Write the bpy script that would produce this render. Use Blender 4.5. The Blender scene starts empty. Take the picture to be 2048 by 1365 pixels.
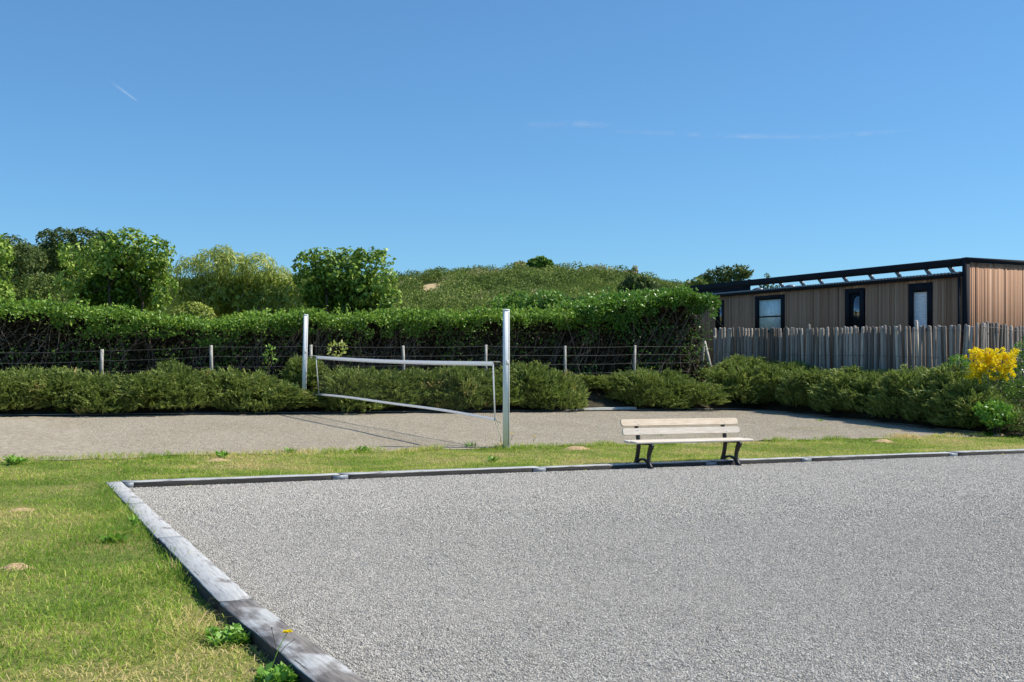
import bpy, bmesh, math
import numpy as np
from mathutils import Vector
sc = bpy.context.scene
C = sc.collection
# ---------------------------------------------------------------- camera, sky, sun, exposure
F, HY, TH = 2050.0, 710.0, math.radians(25.7)          # focal length and horizon of the photo, heading
CT, ST = math.cos(TH), math.sin(TH)
CAM = np.array([-8.74, -18.43, 1.866])
cam = bpy.data.cameras.new('camera')
cam.sensor_width = 36; cam.lens = 36*F/2048; cam.shift_y = (HY-682.5)/2048
cam.clip_start = .05; cam.clip_end = 60000
co = bpy.data.objects.new('camera', cam); C.objects.link(co)
co.location = CAM; co.rotation_euler = (math.pi/2, 0, -TH)
sc.camera = co
EL = math.radians(48)
SUN = np.array([.945*math.cos(EL), -.32*math.cos(EL), math.sin(EL)]); SUN /= np.linalg.norm(SUN)
w = bpy.data.worlds.new('World'); sc.world = w; w.use_nodes = True
nt = w.node_tree
sky = nt.nodes.new('ShaderNodeTexSky'); sky.sky_type = 'NISHITA'; sky.sun_disc = False
sky.sun_elevation = EL; sky.sun_rotation = math.atan2(SUN[0], SUN[1])
sky.altitude = 0; sky.air_density = 1.0; sky.dust_density = 0.0; sky.ozone_density = 3.0
tint = nt.nodes.new('ShaderNodeMix'); tint.data_type = 'RGBA'; tint.blend_type = 'MULTIPLY'; tint.inputs[0].default_value = 1   # deep clear blue of the day
tint.inputs[7].default_value = (.52, .79, .965, 1)
gam = nt.nodes.new('ShaderNodeGamma'); gam.inputs[1].default_value = .74          # gentler fall-off from horizon to zenith
lift = nt.nodes.new('ShaderNodeMix'); lift.data_type = 'RGBA'; lift.blend_type = 'MULTIPLY'; lift.inputs[0].default_value = 1; lift.inputs[7].default_value = (1.0, 1.28, 1.51, 1)
nt.links.new(sky.outputs[0], tint.inputs[6]); nt.links.new(tint.outputs[2], gam.inputs[0]); nt.links.new(gam.outputs[0], lift.inputs[6]); nt.links.new(lift.outputs[2], nt.nodes['Background'].inputs[0])
nt.nodes['Background'].inputs[1].default_value = .109
sl = bpy.data.lights.new('sun', 'SUN'); sl.energy = 4.45; sl.angle = math.radians(.5); sl.color = (1, .94, .83)
so = bpy.data.objects.new('sun', sl); C.objects.link(so); so.location = (20, -10, 40)
so.rotation_euler = Vector(SUN).to_track_quat('Z', 'Y').to_euler()
sc.view_settings.view_transform = 'Standard'; sc.view_settings.look = 'None'
sc.view_settings.exposure = .45; sc.view_settings.gamma = 1

# ---------------------------------------------------------------- helpers
rng = np.random.default_rng(7)
def W(x, y, d):                                         # photo pixel at depth d -> world point
    X = (x-1024)/F*d
    return np.array([CAM[0]+X*CT+d*ST, CAM[1]-X*ST+d*CT, CAM[2]+(HY-y)/F*d])
def pix(u, v):                                          # world plan position -> (photo column, depth)
    a, b = u-CAM[0], v-CAM[1]
    d = a*ST+b*CT; X = a*CT-b*ST
    return 1024+F*X/np.maximum(d, .01), d
def on(x, y, fn):                                       # where the ray of a photo pixel meets the surface z = fn(u, v)
    lo, hi = 2., 300.
    for _ in range(60):
        m = (lo+hi)/2; p = W(x, y, m)
        if p[2] > fn(p[0], p[1]): lo = m
        else: hi = m
    return W(x, y, lo)
def on_u(x, y, u):
    k = (x-1024)/F; return W(x, y, (u-CAM[0])/(k*CT+ST))
def on_v(x, y, v):
    k = (x-1024)/F; return W(x, y, (v-CAM[1])/(CT-k*ST))
def sm(a, b, x):
    t = np.clip((x-a)/(b-a), 0, 1); return t*t*(3-2*t)
def _h(i, j, k, s):
    n = (i*374761393+j*668265263+k*2147483647+s*974711) & 0xffffffff
    n = ((n ^ (n >> 13))*1274126177) & 0xffffffff
    return ((n ^ (n >> 16)) & 0xffff)/65535.
def vn(p, s=0):                                         # value noise 0..1 on (N,3)
    p = np.atleast_2d(p); f = np.floor(p); i = f.astype(np.int64); t = p-f; t = t*t*(3-2*t); r = 0
    for a in (0, 1):
        for b in (0, 1):
            for c in (0, 1):
                r = r+_h(i[:, 0]+a, i[:, 1]+b, i[:, 2]+c, s)*(t[:, 0] if a else 1-t[:, 0])*(t[:, 1] if b else 1-t[:, 1])*(t[:, 2] if c else 1-t[:, 2])
    return r
def vn2(u, v, sc_, s=0):
    u, v = np.broadcast_arrays(np.asarray(u, float), np.asarray(v, float))
    return vn(np.stack([u.ravel()*sc_, v.ravel()*sc_, np.zeros(u.size)], 1), s).reshape(u.shape)
def nrm(a): return a/np.maximum(np.linalg.norm(a, axis=-1, keepdims=True), 1e-9)

class MB:
    def __init__(s): s.v = []; s.q = []; s.t = []; s.r = []; s.n = 0
    def add(s, V, Q=None, T=None, rnd=None):
        V = np.asarray(V, float).reshape(-1, 3)
        if Q is not None and len(Q): s.q.append(np.asarray(Q, int).reshape(-1, 4)+s.n)
        if T is not None and len(T): s.t.append(np.asarray(T, int).reshape(-1, 3)+s.n)
        s.v.append(V); s.r.append(np.full(len(V), .5) if rnd is None else np.broadcast_to(np.asarray(rnd, float), (len(V),)))
        s.n += len(V); return s
    def mesh(s, name, mat=None, smooth=False):
        V = np.concatenate(s.v); Q = np.concatenate(s.q) if s.q else np.zeros((0, 4), int); T = np.concatenate(s.t) if s.t else np.zeros((0, 3), int)
        m = bpy.data.meshes.new(name)
        m.vertices.add(len(V)); m.vertices.foreach_set('co', V.astype(np.float32).ravel())
        L = np.concatenate([Q.ravel(), T.ravel()]); m.loops.add(len(L)); m.loops.foreach_set('vertex_index', L.astype(np.int32))
        tot = np.concatenate([np.full(len(Q), 4), np.full(len(T), 3)]); st = np.concatenate([[0], np.cumsum(tot)[:-1]])
        m.polygons.add(len(tot)); m.polygons.foreach_set('loop_start', st.astype(np.int32))
        if smooth: m.polygons.foreach_set('use_smooth', np.ones(len(tot), bool))
        a = m.attributes.new('rnd', 'FLOAT', 'POINT'); a.data.foreach_set('value', np.concatenate(s.r).astype(np.float32))
        m.update(calc_edges=True)
        if mat: m.materials.append(mat)
        return m
    def build(s, name, mat, parent=None, smooth=False):
        o = bpy.data.objects.new(name, s.mesh(name, mat, smooth)); C.objects.link(o)
        if parent is not None:
            o.parent = parent
            o.matrix_parent_inverse = parent.matrix_basis.inverted()
        return o
    def box(s, lo, hi, rnd=.5):
        x0, y0, z0 = lo; x1, y1, z1 = hi
        return s.add([(x0, y0, z0), (x1, y0, z0), (x1, y1, z0), (x0, y1, z0), (x0, y0, z1), (x1, y0, z1), (x1, y1, z1), (x0, y1, z1)],
                     [(3, 2, 1, 0), (4, 5, 6, 7), (0, 1, 5, 4), (1, 2, 6, 5), (2, 3, 7, 6), (3, 0, 4, 7)], rnd=rnd)
    def hexa(s, P8, rnd=.5):                            # any 8 corners, order as box
        return s.add(P8, [(3, 2, 1, 0), (4, 5, 6, 7), (0, 1, 5, 4), (1, 2, 6, 5), (2, 3, 7, 6), (3, 0, 4, 7)], rnd=rnd)
    def tube(s, pts, rad, n=5, rnd=.5, cap=True, prof=None):
        pts = np.asarray(pts, float); k = len(pts); rad = np.broadcast_to(np.asarray(rad, float), (k,))
        tg = nrm(np.gradient(pts, axis=0)); ref = np.array([0, 0, 1.]) if abs(tg[0, 2]) < .9 else np.array([1., 0, 0])
        a = nrm(np.cross(tg, ref)); b = np.cross(tg, a)
        if prof is None:
            th = np.arange(n)*2*math.pi/n; prof = np.stack([np.cos(th), np.sin(th)], 1)
        n = len(prof)
        V = pts[:, None]+rad[:, None, None]*(a[:, None]*prof[None, :, :1]+b[:, None]*prof[None, :, 1:])
        i = np.arange(n); j = (i+1) % n; Q = []
        for r in range(k-1): Q.append(np.stack([r*n+i, r*n+j, (r+1)*n+j, (r+1)*n+i], 1))
        T = []
        V = V.reshape(-1, 3)
        if cap:
            V = np.concatenate([V, pts[:1], pts[-1:]]); c0, c1 = k*n, k*n+1
            T = np.concatenate([np.stack([j, i, np.full(n, c0)], 1), np.stack([(k-1)*n+i, (k-1)*n+j, np.full(n, c1)], 1)])
        return s.add(V, np.concatenate(Q), T, rnd)
    def leaves(s, p, d, n, L, Wd, rnd, mid=.45, fold=.12):
        d = nrm(d); sd = nrm(np.cross(d, n)); n = np.cross(sd, d); L = np.asarray(L)[:, None]; Wd = np.asarray(Wd)[:, None]
        a = p+d*L*mid+sd*Wd*.5+n*L*fold; b = p+d*L*mid-sd*Wd*.5+n*L*fold
        V = np.stack([p, a, p+d*L, b], 1).reshape(-1, 3); k = np.arange(len(p))*4
        return s.add(V, np.stack([k, k+1, k+2, k+3], 1), rnd=np.repeat(rnd, 4))
    def blades(s, p, d, L, Wd, bend, rnd):              # grass blades: d = lean direction (N,3)
        N = len(p); th = rng.uniform(0, 2*math.pi, N); sd = np.stack([np.cos(th), np.sin(th), np.zeros(N)], 1)*Wd[:, None]*.5
        up = np.array([0, 0, 1.]); L = L[:, None]; bend = bend[:, None]
        m = p+(up*.62+d*.25*bend)*L; t = p+(up*(1-.25*bend)+d*.8*bend)*L
        V = np.stack([p-sd, p+sd, m+sd*.75, m-sd*.75, t], 1).reshape(-1, 3); k = np.arange(N)*5
        return s.add(V, np.stack([k, k+1, k+2, k+3], 1), np.stack([k+3, k+2, k+4], 1), np.repeat(rnd, 5))

def tag(o, label=None, cat=None, group=None, kind=None):
    if label: o['label'] = label
    if cat: o['category'] = cat
    if group: o['group'] = group
    if kind: o['kind'] = kind
    return o
def empty(name, loc, label=None, cat=None, group=None, rz=0):
    o = bpy.data.objects.new(name, None); C.objects.link(o); o.location = [float(c) for c in loc]; o.rotation_euler = (0, 0, rz); o.empty_display_size = .2
    bpy.context.view_layer.update()
    return tag(o, label, cat, group)
def bevel(o, w_, seg=2):
    bm = bmesh.new(); bm.from_mesh(o.data)
    bmesh.ops.bevel(bm, geom=bm.edges[:], offset=w_, segments=seg, affect='EDGES', profile=.6)
    bm.to_mesh(o.data); bm.free(); return o
# ---- materials
class G:                                                # small node-graph helper
    def __init__(s, name):
        s.m = bpy.data.materials.new(name); s.m.use_nodes = True; s.t = s.m.node_tree; s.b = s.t.nodes['Principled BSDF']
        s.out = s.t.nodes['Material Output']
    def n(s, typ, **k):
        x = s.t.nodes.new('ShaderNode'+typ)
        for a, b in k.items():
            if a.startswith('i_'):
                nm = a[2:]; nm = int(nm) if nm.isdigit() else nm
                s.put(x.inputs[nm], b)
            else: setattr(x, a, b)
        return x
    def put(s, inp, val):
        if isinstance(val, bpy.types.NodeSocket): s.t.links.new(val, inp)
        elif isinstance(val, bpy.types.Node): s.t.links.new(val.outputs[0], inp)
        else:
            if isinstance(val, tuple) and len(val) == 3 and inp.type == 'RGBA': val = (*val, 1)
            inp.default_value = val
    def ramp(s, fac, stops, interp='LINEAR'):
        r = s.n('ValToRGB'); e = r.color_ramp.elements; r.color_ramp.interpolation = interp
        while len(e) < len(stops): e.new(.5)
        for q, (p, c) in zip(e, stops): q.position = p; q.color = (*c, 1) if len(c) == 3 else c
        s.put(r.inputs[0], fac); return r.outputs[0]
    def mix(s, f, a, b, mode='MIX'):
        x = s.n('Mix', data_type='RGBA', blend_type=mode); s.put(x.inputs[0], f); s.put(x.inputs[6], a); s.put(x.inputs[7], b); return x.outputs[2]
    def pos(s, scale=(1, 1, 1), rot=(0, 0, 0)):
        g = s.n('NewGeometry'); mp = s.n('Mapping'); s.put(mp.inputs[0], g.outputs['Position']); mp.inputs['Scale'].default_value = scale; mp.inputs['Rotation'].default_value = rot
        return mp.outputs[0]
    def obj(s, scale=(1, 1, 1)):
        g = s.n('TexCoord'); mp = s.n('Mapping'); s.put(mp.inputs[0], g.outputs['Object']); mp.inputs['Scale'].default_value = scale
        return mp.outputs[0]
    def noise(s, vec, scale, det=3, rough=.55):
        x = s.n('TexNoise'); s.put(x.inputs['Vector'], vec); x.inputs['Scale'].default_value = scale; x.inputs['Detail'].default_value = det; x.inputs['Roughness'].default_value = rough
        return x.outputs[0]
    def attr(s, nm='rnd'): return s.n('Attribute', attribute_name=nm).outputs['Fac']
    def bump(s, h, strength=.5, dist=.01):
        x = s.n('Bump'); x.inputs['Strength'].default_value = strength; x.inputs['Distance'].default_value = dist; s.put(x.inputs['Height'], h); s.put(s.b.inputs['Normal'], x.outputs[0]); return s
    def fin(s, col, rough=.8, spec=.3, metal=0):
        s.put(s.b.inputs['Base Color'], col); s.put(s.b.inputs['Roughness'], rough); s.b.inputs['Specular IOR Level'].default_value = spec; s.b.inputs['Metallic'].default_value = metal
        return s.m
def leaf_mat(name, stops, trans=.3, rough=.45, spec=.35, tcol=None):
    g = G(name); col = g.ramp(g.attr(), stops)
    g.fin(col, rough, spec)
    if trans:
        tl = g.n('BsdfTranslucent'); g.put(tl.inputs[0], g.mix(.5, col, tcol or (.16, .24, .02)))
        ms = g.n('MixShader'); g.put(ms.inputs[0], trans); g.put(ms.inputs[1], g.b.outputs[0]); g.put(ms.inputs[2], tl.outputs[0]); g.put(g.out.inputs[0], ms.outputs[0])
    return g.m
def plain(name, col, rough=.6, spec=.4, metal=0, var=.12, vs=9):
    g = G(name); n = g.noise(g.pos(), vs, 4)
    lo = tuple(c*(1-var) for c in col); hi = tuple(min(1, c*(1+var)) for c in col)
    return g.fin(g.ramp(n, [(.3, lo), (.7, hi)]), rough, spec, metal)
M = {}
# gravel: loose chippings, every stone its own grey
def gravel(name, stops, patch, s1=95):
    g = G(name); p = g.pos((1, .55, 1))
    v1 = g.n('TexVoronoi', i_Scale=s1); g.put(v1.inputs['Vector'], p)
    v2 = g.n('TexVoronoi', i_Scale=s1*.45); g.put(v2.inputs['Vector'], p)
    v3 = g.n('TexVoronoi', i_Scale=s1*.2); g.put(v3.inputs['Vector'], p)
    def val(v): return g.n('SeparateColor', i_0=v.outputs['Color']).outputs[0]
    a = g.ramp(val(v1), stops); b = g.ramp(val(v2), stops); c = g.ramp(val(v3), stops)
    col = g.mix(.38, a, b); col = g.mix(.14, col, c)
    n1 = g.noise(p, .55, 5); n2 = g.noise(p, 7, 4)
    col = g.mix(g.ramp(n1, [(.42, (0, 0, 0)), (.66, (1, 1, 1))]), col, g.mix(1, col, patch, 'MULTIPLY'))
    col = g.mix(.55, col, g.mix(1, col, g.ramp(n2, [(.3, (.72, .72, .73)), (.7, (1.2, 1.2, 1.18))]), 'MULTIPLY'))
    h = g.mix(.4, v1.outputs['Distance'], v2.outputs['Distance'])
    g.bump(h, .45, .008)
    return g.fin(col, .9, .12)
M['gravel'] = gravel('grey_chippings', [(0, (.045, .043, .042)), (.3, (.15, .143, .137)), (.6, (.29, .28, .265)), (.85, (.47, .455, .42)), (1, (.72, .70, .65))], (.93, .92, .9))
M['court'] = gravel('beige_grit', [(0, (.16, .135, .10)), (.4, (.33, .285, .215)), (.8, (.46, .40, .305)), (1, (.6, .53, .42))], (.88, .86, .82), 110)
# ground under the grass
g = G('lawn_soil'); p = g.pos()
n = g.mix(.5, g.noise(p, .9, 5), g.noise(p, 14, 4))
M['lawn'] = g.bump(g.noise(p, 45, 3), .8, .02).fin(g.ramp(n, [(.3, (.09, .13, .03)), (.48, (.17, .19, .05)), (.62, (.32, .25, .11)), (.75, (.38, .28, .15))]), .95, .1)
g = G('bank_soil'); p = g.pos()
M['soil'] = g.bump(g.noise(p, 20, 4), .8, .03).fin(g.ramp(g.noise(p, 6, 5), [(.3, (.03, .028, .018)), (.7, (.085, .07, .045))]), .95, .1)
# timber sleepers: grain along the length (object X), silver top, sides set much darker by surface normal
def sleeper_mat(name='weathered_sleeper', th=.60):
    g = G(name); o = g.obj((1.2, 16, 16)); n = g.noise(o, 3, 6, .65); n2 = g.noise(g.obj((1, 2.2, 2.2)), 2.3, 4)
    n3 = g.noise(g.obj((2.0, 40, 40)), 1.2, 3)
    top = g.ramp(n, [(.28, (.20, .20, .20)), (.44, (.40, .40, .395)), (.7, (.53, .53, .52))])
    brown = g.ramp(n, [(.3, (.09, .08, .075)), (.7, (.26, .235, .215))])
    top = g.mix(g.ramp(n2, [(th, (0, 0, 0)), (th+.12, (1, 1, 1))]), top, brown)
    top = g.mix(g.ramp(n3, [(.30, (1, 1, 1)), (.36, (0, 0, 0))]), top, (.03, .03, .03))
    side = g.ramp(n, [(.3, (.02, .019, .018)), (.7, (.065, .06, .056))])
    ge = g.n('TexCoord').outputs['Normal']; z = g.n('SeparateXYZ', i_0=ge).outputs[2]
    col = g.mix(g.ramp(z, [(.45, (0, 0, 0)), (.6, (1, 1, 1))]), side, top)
    return g.bump(n, .5, .006).fin(col, .8, .25)
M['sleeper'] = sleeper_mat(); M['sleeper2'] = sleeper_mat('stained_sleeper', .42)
M['zinc'] = plain('galvanised_plate', (.24, .265, .295), .6, .4, .3, .3, 40)
M['white'] = plain('white_powder_coat', (.86, .865, .865), 1, 0, 0, .05)
M['tape'] = leaf_mat('white_net_tape', [(0, (.76, .77, .78)), (1, (.84, .85, .86))], .5, .8, .1, (.9, .92, .95))
M['cord'] = plain('net_cord', (.03, .03, .032), .8, .2)
M['rope'] = plain('pale_rope', (.6, .56, .44), .85, .1)
M['rubber'] = plain('grey_sleeve', (.12, .125, .13), .7, .3)
M['slot'] = plain('dark_slot', (.05, .055, .07), .6, .3)
M['iron'] = plain('black_cast_iron', (.012, .012, .014), .45, .5, 0, .2, 20)
g = G('pale_bench_wood'); n = g.noise(g.obj((1.5, 26, 26)), 3, 5)
M['bench'] = g.bump(n, .15, .003).fin(g.ramp(n, [(.3, (.58, .45, .31)), (.55, (.72, .58, .43)), (.75, (.80, .69, .55))]), .55, .35)
g = G('bleached_bench_wood'); n = g.noise(g.obj((1.5, 26, 26)), 3, 5)
M['bench2'] = g.bump(n, .15, .003).fin(g.ramp(n, [(.3, (.54, .46, .37)), (.55, (.68, .60, .50)), (.75, (.78, .71, .62))]), .55, .35)
M['steel'] = plain('bolt_steel', (.6, .6, .6), .35, .5, .8, .1)
M['trim'] = plain('anthracite_metal', (.013, .015, .021), .75, .15, 0, .1)
M['sheet'] = plain('corrugated_steel', (.16, .18, .20), .35, .5, .3, .1)
g = G('timber_cladding')
at = g.attr(); col = g.ramp(at, [(0, (.22, .105, .055)), (.3, (.38, .20, .112)), (.6, (.45, .25, .148)), (.85, (.52, .305, .187)), (1, (.62, .39, .255))])
n = g.noise(g.pos((40, 40, 1.3)), 1, 4)
M['clad'] = g.fin(g.mix(.5, col, g.mix(1, col, g.ramp(n, [(.3, (.7, .68, .66)), (.7, (1.15, 1.15, 1.15))]), 'MULTIPLY')), .7, .25)
M['backing'] = plain('dark_membrane', (.02, .018, .016), .9, .1)
g = G('window_glass')
g.b.inputs['IOR'].default_value = 2.1
M['glass'] = g.fin((.02, .026, .032), .03, .8)
M['roofing'] = plain('zinc_roofing', (.42, .45, .48), .3, .6, .5, .1)
M['blind'] = plain('white_blind', (.86, .88, .9), .8, .2, 0, .05, 3)
M['frost'] = plain('frosted_pane', (.72, .86, .84), .28, .5, 0, .18, 7)
g = G('chestnut_paling')
col = g.ramp(g.attr(), [(0, (.15, .12, .095)), (.35, (.30, .255, .22)), (.7, (.45, .395, .345)), (1, (.62, .54, .44))])
n = g.noise(g.pos((45, 45, 2.5)), 1, 5)
M['pale'] = g.bump(n, .5, .006).fin(g.mix(.65, col, g.mix(1, col, g.ramp(n, [(.3, (.45, .44, .43)), (.7, (1.25, 1.25, 1.25))]), 'MULTIPLY')), .85, .2)
g = G('grey_fence_post'); n = g.noise(g.pos((30, 30, 4)), 1, 5)
M['fpost'] = g.fin(g.ramp(n, [(.3, (.30, .27, .23)), (.7, (.60, .57, .51))]), .85, .2)
M['wire'] = plain('fence_wire', (.16, .16, .155), .5, .5, .4)
M['link'] = plain('rusty_chain_link', (.05, .045, .04), .8, .2)
M['bark'] = plain('brown_bark', (.09, .07, .052), .9, .15, 0, .35, 14)
M['stem'] = plain('bare_hedge_stem', (.20, .165, .135), .9, .1, 0, .4, 8)
M['bark2'] = plain('pale_bark', (.42, .38, .31), .9, .15, 0, .3, 12)
M['hedge'] = leaf_mat('hedge_leaf', [(0, (0.059, 0.128, 0.024)), (.35, (0.128, 0.256, 0.034)), (.7, (0.239, 0.410, 0.052)), (1, (0.444, 0.564, 0.086))], .35)
M['hedge2'] = leaf_mat('spindle_hedge_leaf', [(0, (0.049, 0.125, 0.025)), (.4, (0.105, 0.252, 0.034)), (.75, (0.183, 0.364, 0.049)), (1, (0.336, 0.504, 0.112))], .35, .35)
M['broad'] = leaf_mat('broad_tree_leaf', [(0, (.045, .09, .015)), (.4, (.13, .24, .03)), (.65, (.28, .43, .06)), (1, (.46, .58, .13))], .33, .42, .28)
M['willow'] = leaf_mat('willow_leaf', [(0, (0.194, 0.247, 0.050)), (.4, (0.386, 0.459, 0.075)), (.75, (0.580, 0.635, 0.149)), (1, (0.805, 0.811, 0.330))], .4)
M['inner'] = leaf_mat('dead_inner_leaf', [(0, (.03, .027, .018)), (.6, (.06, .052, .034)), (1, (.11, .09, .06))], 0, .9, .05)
M['conifer'] = leaf_mat('dark_evergreen', [(0, (0.045, 0.083, 0.027)), (.5, (0.090, 0.135, 0.042)), (1, (0.180, 0.210, 0.068))], .2, .6, .2)
M['shrub'] = leaf_mat('needle_shrub', [(0, (0.119, 0.165, 0.044)), (.4, (0.227, 0.290, 0.074)), (.72, (0.335, 0.388, 0.106)), (.9, (0.453, 0.427, 0.150)), (1, (0.671, 0.465, 0.213))], .3, .6, .2)
M['shrub_wood'] = plain('shrub_wood', (.09, .07, .05), .9, .1, 0, .3, 20)
M['heath'] = leaf_mat('heath_foliage', [(0, (0.055, 0.091, 0.025)), (.35, (0.153, 0.212, 0.050)), (.7, (0.252, 0.309, 0.076)), (.9, (0.328, 0.364, 0.113)), (1, (0.372, 0.327, 0.176))], .25, .7, .15)
M['grass'] = leaf_mat('grass_blade', [(0, (.11, .23, .02)), (.3, (.26, .44, .04)), (.5, (.45, .53, .09)), (.72, (0.713, 0.605, 0.227)), (1, (0.799, 0.594, 0.324))], .4, .55, .2, (.5, .55, .1))
M['weed'] = leaf_mat('weed_leaf', [(0, (0.117, 0.286, 0.039)), (.5, (0.208, 0.429, 0.058)), (1, (0.351, 0.572, 0.104))], .35)
M['yellow'] = leaf_mat('yellow_blossom', [(0, (0.811, 0.580, 0.007)), (.5, (0.920, 0.766, 0.013)), (1, (0.920, 0.905, 0.055))], .45, .6, .2, (1, .75, .02))
M['dry'] = plain('dry_soil', (.44, .31, .175), .95, .1, 0, .5, 45)
g = G('hill_ground'); 
M['hill'] = g.fin(g.mix(g.ramp(g.attr(), [(.5, (0, 0, 0)), (.6, (1, 1, 1))]), g.ramp(g.noise(g.pos(), .5, 5), [(.3, (.05, .06, .022)), (.7, (.10, .10, .04))]), (.50, .38, .21)), .95, .1)

# ---------------------------------------------------------------- ground heights (local axes: x along the far kerb, y along the left kerb)
KX, KY, KW = -7.49, -3.83, .20                          # inner corner of the sleeper edging, sleeper width
def ktop(u, v): return .044-.0157*np.clip(u, -40, 40)-.0309*(np.clip(v, -40, 60)+3.83)
J1 = float(on(483, 1199, ktop)[1])
def kx(v): return KX+.045*np.clip(J1-np.asarray(v), 0, 3.)   # the sleeper nearest the viewer lies slightly askew
def pgrav(u, v): return ktop(u, v)-.09
def court(u, v): return -.0157*np.clip(u, -40, 40)+.022*np.clip(v, 0, 12)
def bankf(u, v): return sm(0, 2., np.maximum(v-9.25, np.minimum(u-13.7, v+1.5)))
def ground(u, v):
    k = ktop(u, v)-.085+.065*sm(-12.5, -5.5, v)
    z = k*(1-sm(-3.6, -.4, v))+(court(u, v)-.0)*sm(-3.6, -.4, v)
    return z+.75*bankf(u, v)
# ---------------------------------------------------------------- setting: ground sheet, gravel areas, hill
mb = MB()
ang = np.radians(np.concatenate([np.arange(-180, -40, 6), np.arange(-40, 40, .5), np.arange(40, 180, 6)])); rr = np.concatenate([[.05], 1.0*1.022**np.arange(0, 372)])
A, R = np.meshgrid(ang, rr); U = CAM[0]+R*np.sin(A+TH); V = CAM[1]+R*np.cos(A+TH)
Z = ground(U, V)
inside = (U > kx(V)-.1) & (V < KY+.1); Z = np.where(inside, Z-.15, Z)
inc = (V > .35) & (V < 8.6) & (U < 13.2); Z = np.where(inc, Z-.08, Z)
Z = np.where((V > 9.2) | ((U > 13.7) & (V > -1.6)), Z-.12*sm(60, 40, R), Z)
na, nr = len(ang), len(rr); i = np.arange(na); j = (i+1) % na
Q = np.concatenate([np.stack([r*na+i, r*na+j, (r+1)*na+j, (r+1)*na+i], 1) for r in range(nr-1)])[:, ::-1]
mb.add(np.stack([U, V, Z], -1), Q)
tag(mb.build('lawn_ground', M['lawn'], smooth=True), kind='structure')
def sheet(name, us, vs, fn, mat, edge=None):
    U, V = np.meshgrid(us, vs)
    if edge: U, V = edge(U, V)
    Z = fn(U, V); n, m = len(us), len(vs)
    q = [(r*n+c, r*n+c+1, (r+1)*n+c+1, (r+1)*n+c) for r in range(m-1) for c in range(n-1)]
    mb = MB().add(np.stack([U, V, Z], -1), q)
    return tag(mb.build(name, mat, smooth=True), kind='structure')
sheet('petanque_gravel', np.linspace(KX-.06, 26, 120), np.linspace(-30, KY+.06, 110), lambda u, v: pgrav(u, v)+.012*(vn2(u, v, .9, 3)-.5)+.01*sm(.5, 0, KY-v), M['gravel'])
def stones(n, u0, u1, v0, v1, dlo, dhi, rlo, rhi, seed, mb, zf=None):
    zf = zf or (lambda u, v: pgrav(u, v)+.012*(vn2(u, v, .9, 3)-.5)+.01*sm(.5, 0, KY-v))
    r = np.random.default_rng(seed); u = r.uniform(u0, u1, n); v = r.uniform(v0, v1, n); x, d = pix(u, v)
    dj = d+r.normal(0, .09*d); k = (dj > dlo) & (dj < dhi) & (u > kx(v)+.01) & (x > -200) & (x < 2250); u, v = u[k], v[k]; n = len(u); R = r.uniform(rlo, rhi, n)
    o = np.array([(1, 0, 0), (0, 1, 0), (-1, 0, 0), (0, -1, 0), (0, 0, 1), (0, 0, -1.)])
    q = nrm(r.normal(size=(n, 4))); w_, a, b, c = q.T
    M3 = np.stack([1-2*(b*b+c*c), 2*(a*b-c*w_), 2*(a*c+b*w_), 2*(a*b+c*w_), 1-2*(a*a+c*c), 2*(b*c-a*w_), 2*(a*c-b*w_), 2*(b*c+a*w_), 1-2*(a*a+b*b)], 1).reshape(n, 3, 3)
    P = o[None]*r.uniform(.6, 1.25, (n, 6, 1))*R[:, None, None]; P = np.einsum('nij,nkj->nki', M3, P); P[..., 2] *= .8
    P += np.stack([u, v, zf(u, v)+R*.25], 1)[:, None]
    T = np.array([(0, 1, 4), (1, 2, 4), (2, 3, 4), (3, 0, 4), (1, 0, 5), (2, 1, 5), (3, 2, 5), (0, 3, 5)])
    mb.add(P.reshape(-1, 3), None, (np.arange(n)[:, None, None]*6+T[None]).reshape(-1, 3), np.repeat(r.random(n), 6))
g = G('loose_chippings'); M['stone'] = g.fin(g.ramp(g.attr(), [(0, (.28, .258, .228)), (.3, (.40, .372, .328)), (.6, (.475, .444, .394)), (.85, (.55, .515, .46)), (1, (.68, .64, .58))]), .85, .2)
gs = MB()
stones(900000, KX+.01, 2.5, -17.5, -8, 2.5, 7.5, .004, .007, 71, gs)
stones(850000, KX+.01, 7, -16.5, KY-.02, 7.5, 11, .006, .0085, 72, gs)
stones(600000, KX+.01, 14, -14, KY-.02, 11, 22, .009, .013, 73, gs)
print('stones', gs.n//6)
tag(gs.build('loose_gravel', M['stone']), 'loose grey chippings lying all over the petanque ground', 'gravel', kind='stuff')
def edge(U, V):
    t = (V-V.min())/(V.max()-V.min())
    wob = (vn2(U, 0*U, .8, 5)-.5)*.5+(vn2(U, 0*U, 3., 6)-.5)*.25
    return U+ (1-t)*0, V+wob*(1-t)
sheet('court_gravel', np.linspace(-20, 14.1, 180), np.linspace(0, 9.45, 60), lambda u, v: court(u, v)+.012+.02*(vn2(u, v, .7, 4)-.5)-.10*sm(.25, -.15, v)*0, M['court'], edge)
g = G('beige_chippings'); M['grit'] = g.fin(g.ramp(g.attr(), [(0, (.22, .18, .14)), (.3, (.42, .365, .285)), (.8, (.53, .47, .37)), (1, (.66, .60, .49))]), .9, .1)
cs_ = MB(); stones(200000, -13, 13.9, .2, 9.3, 10, 40, .005, .009, 74, cs_, lambda u, v: court(u, v)+.012+.02*(vn2(u, v, .7, 4)-.5))
tag(cs_.build('court_grit', M['grit']), 'loose beige grit lying on the net court', 'grit', kind='stuff')
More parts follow.
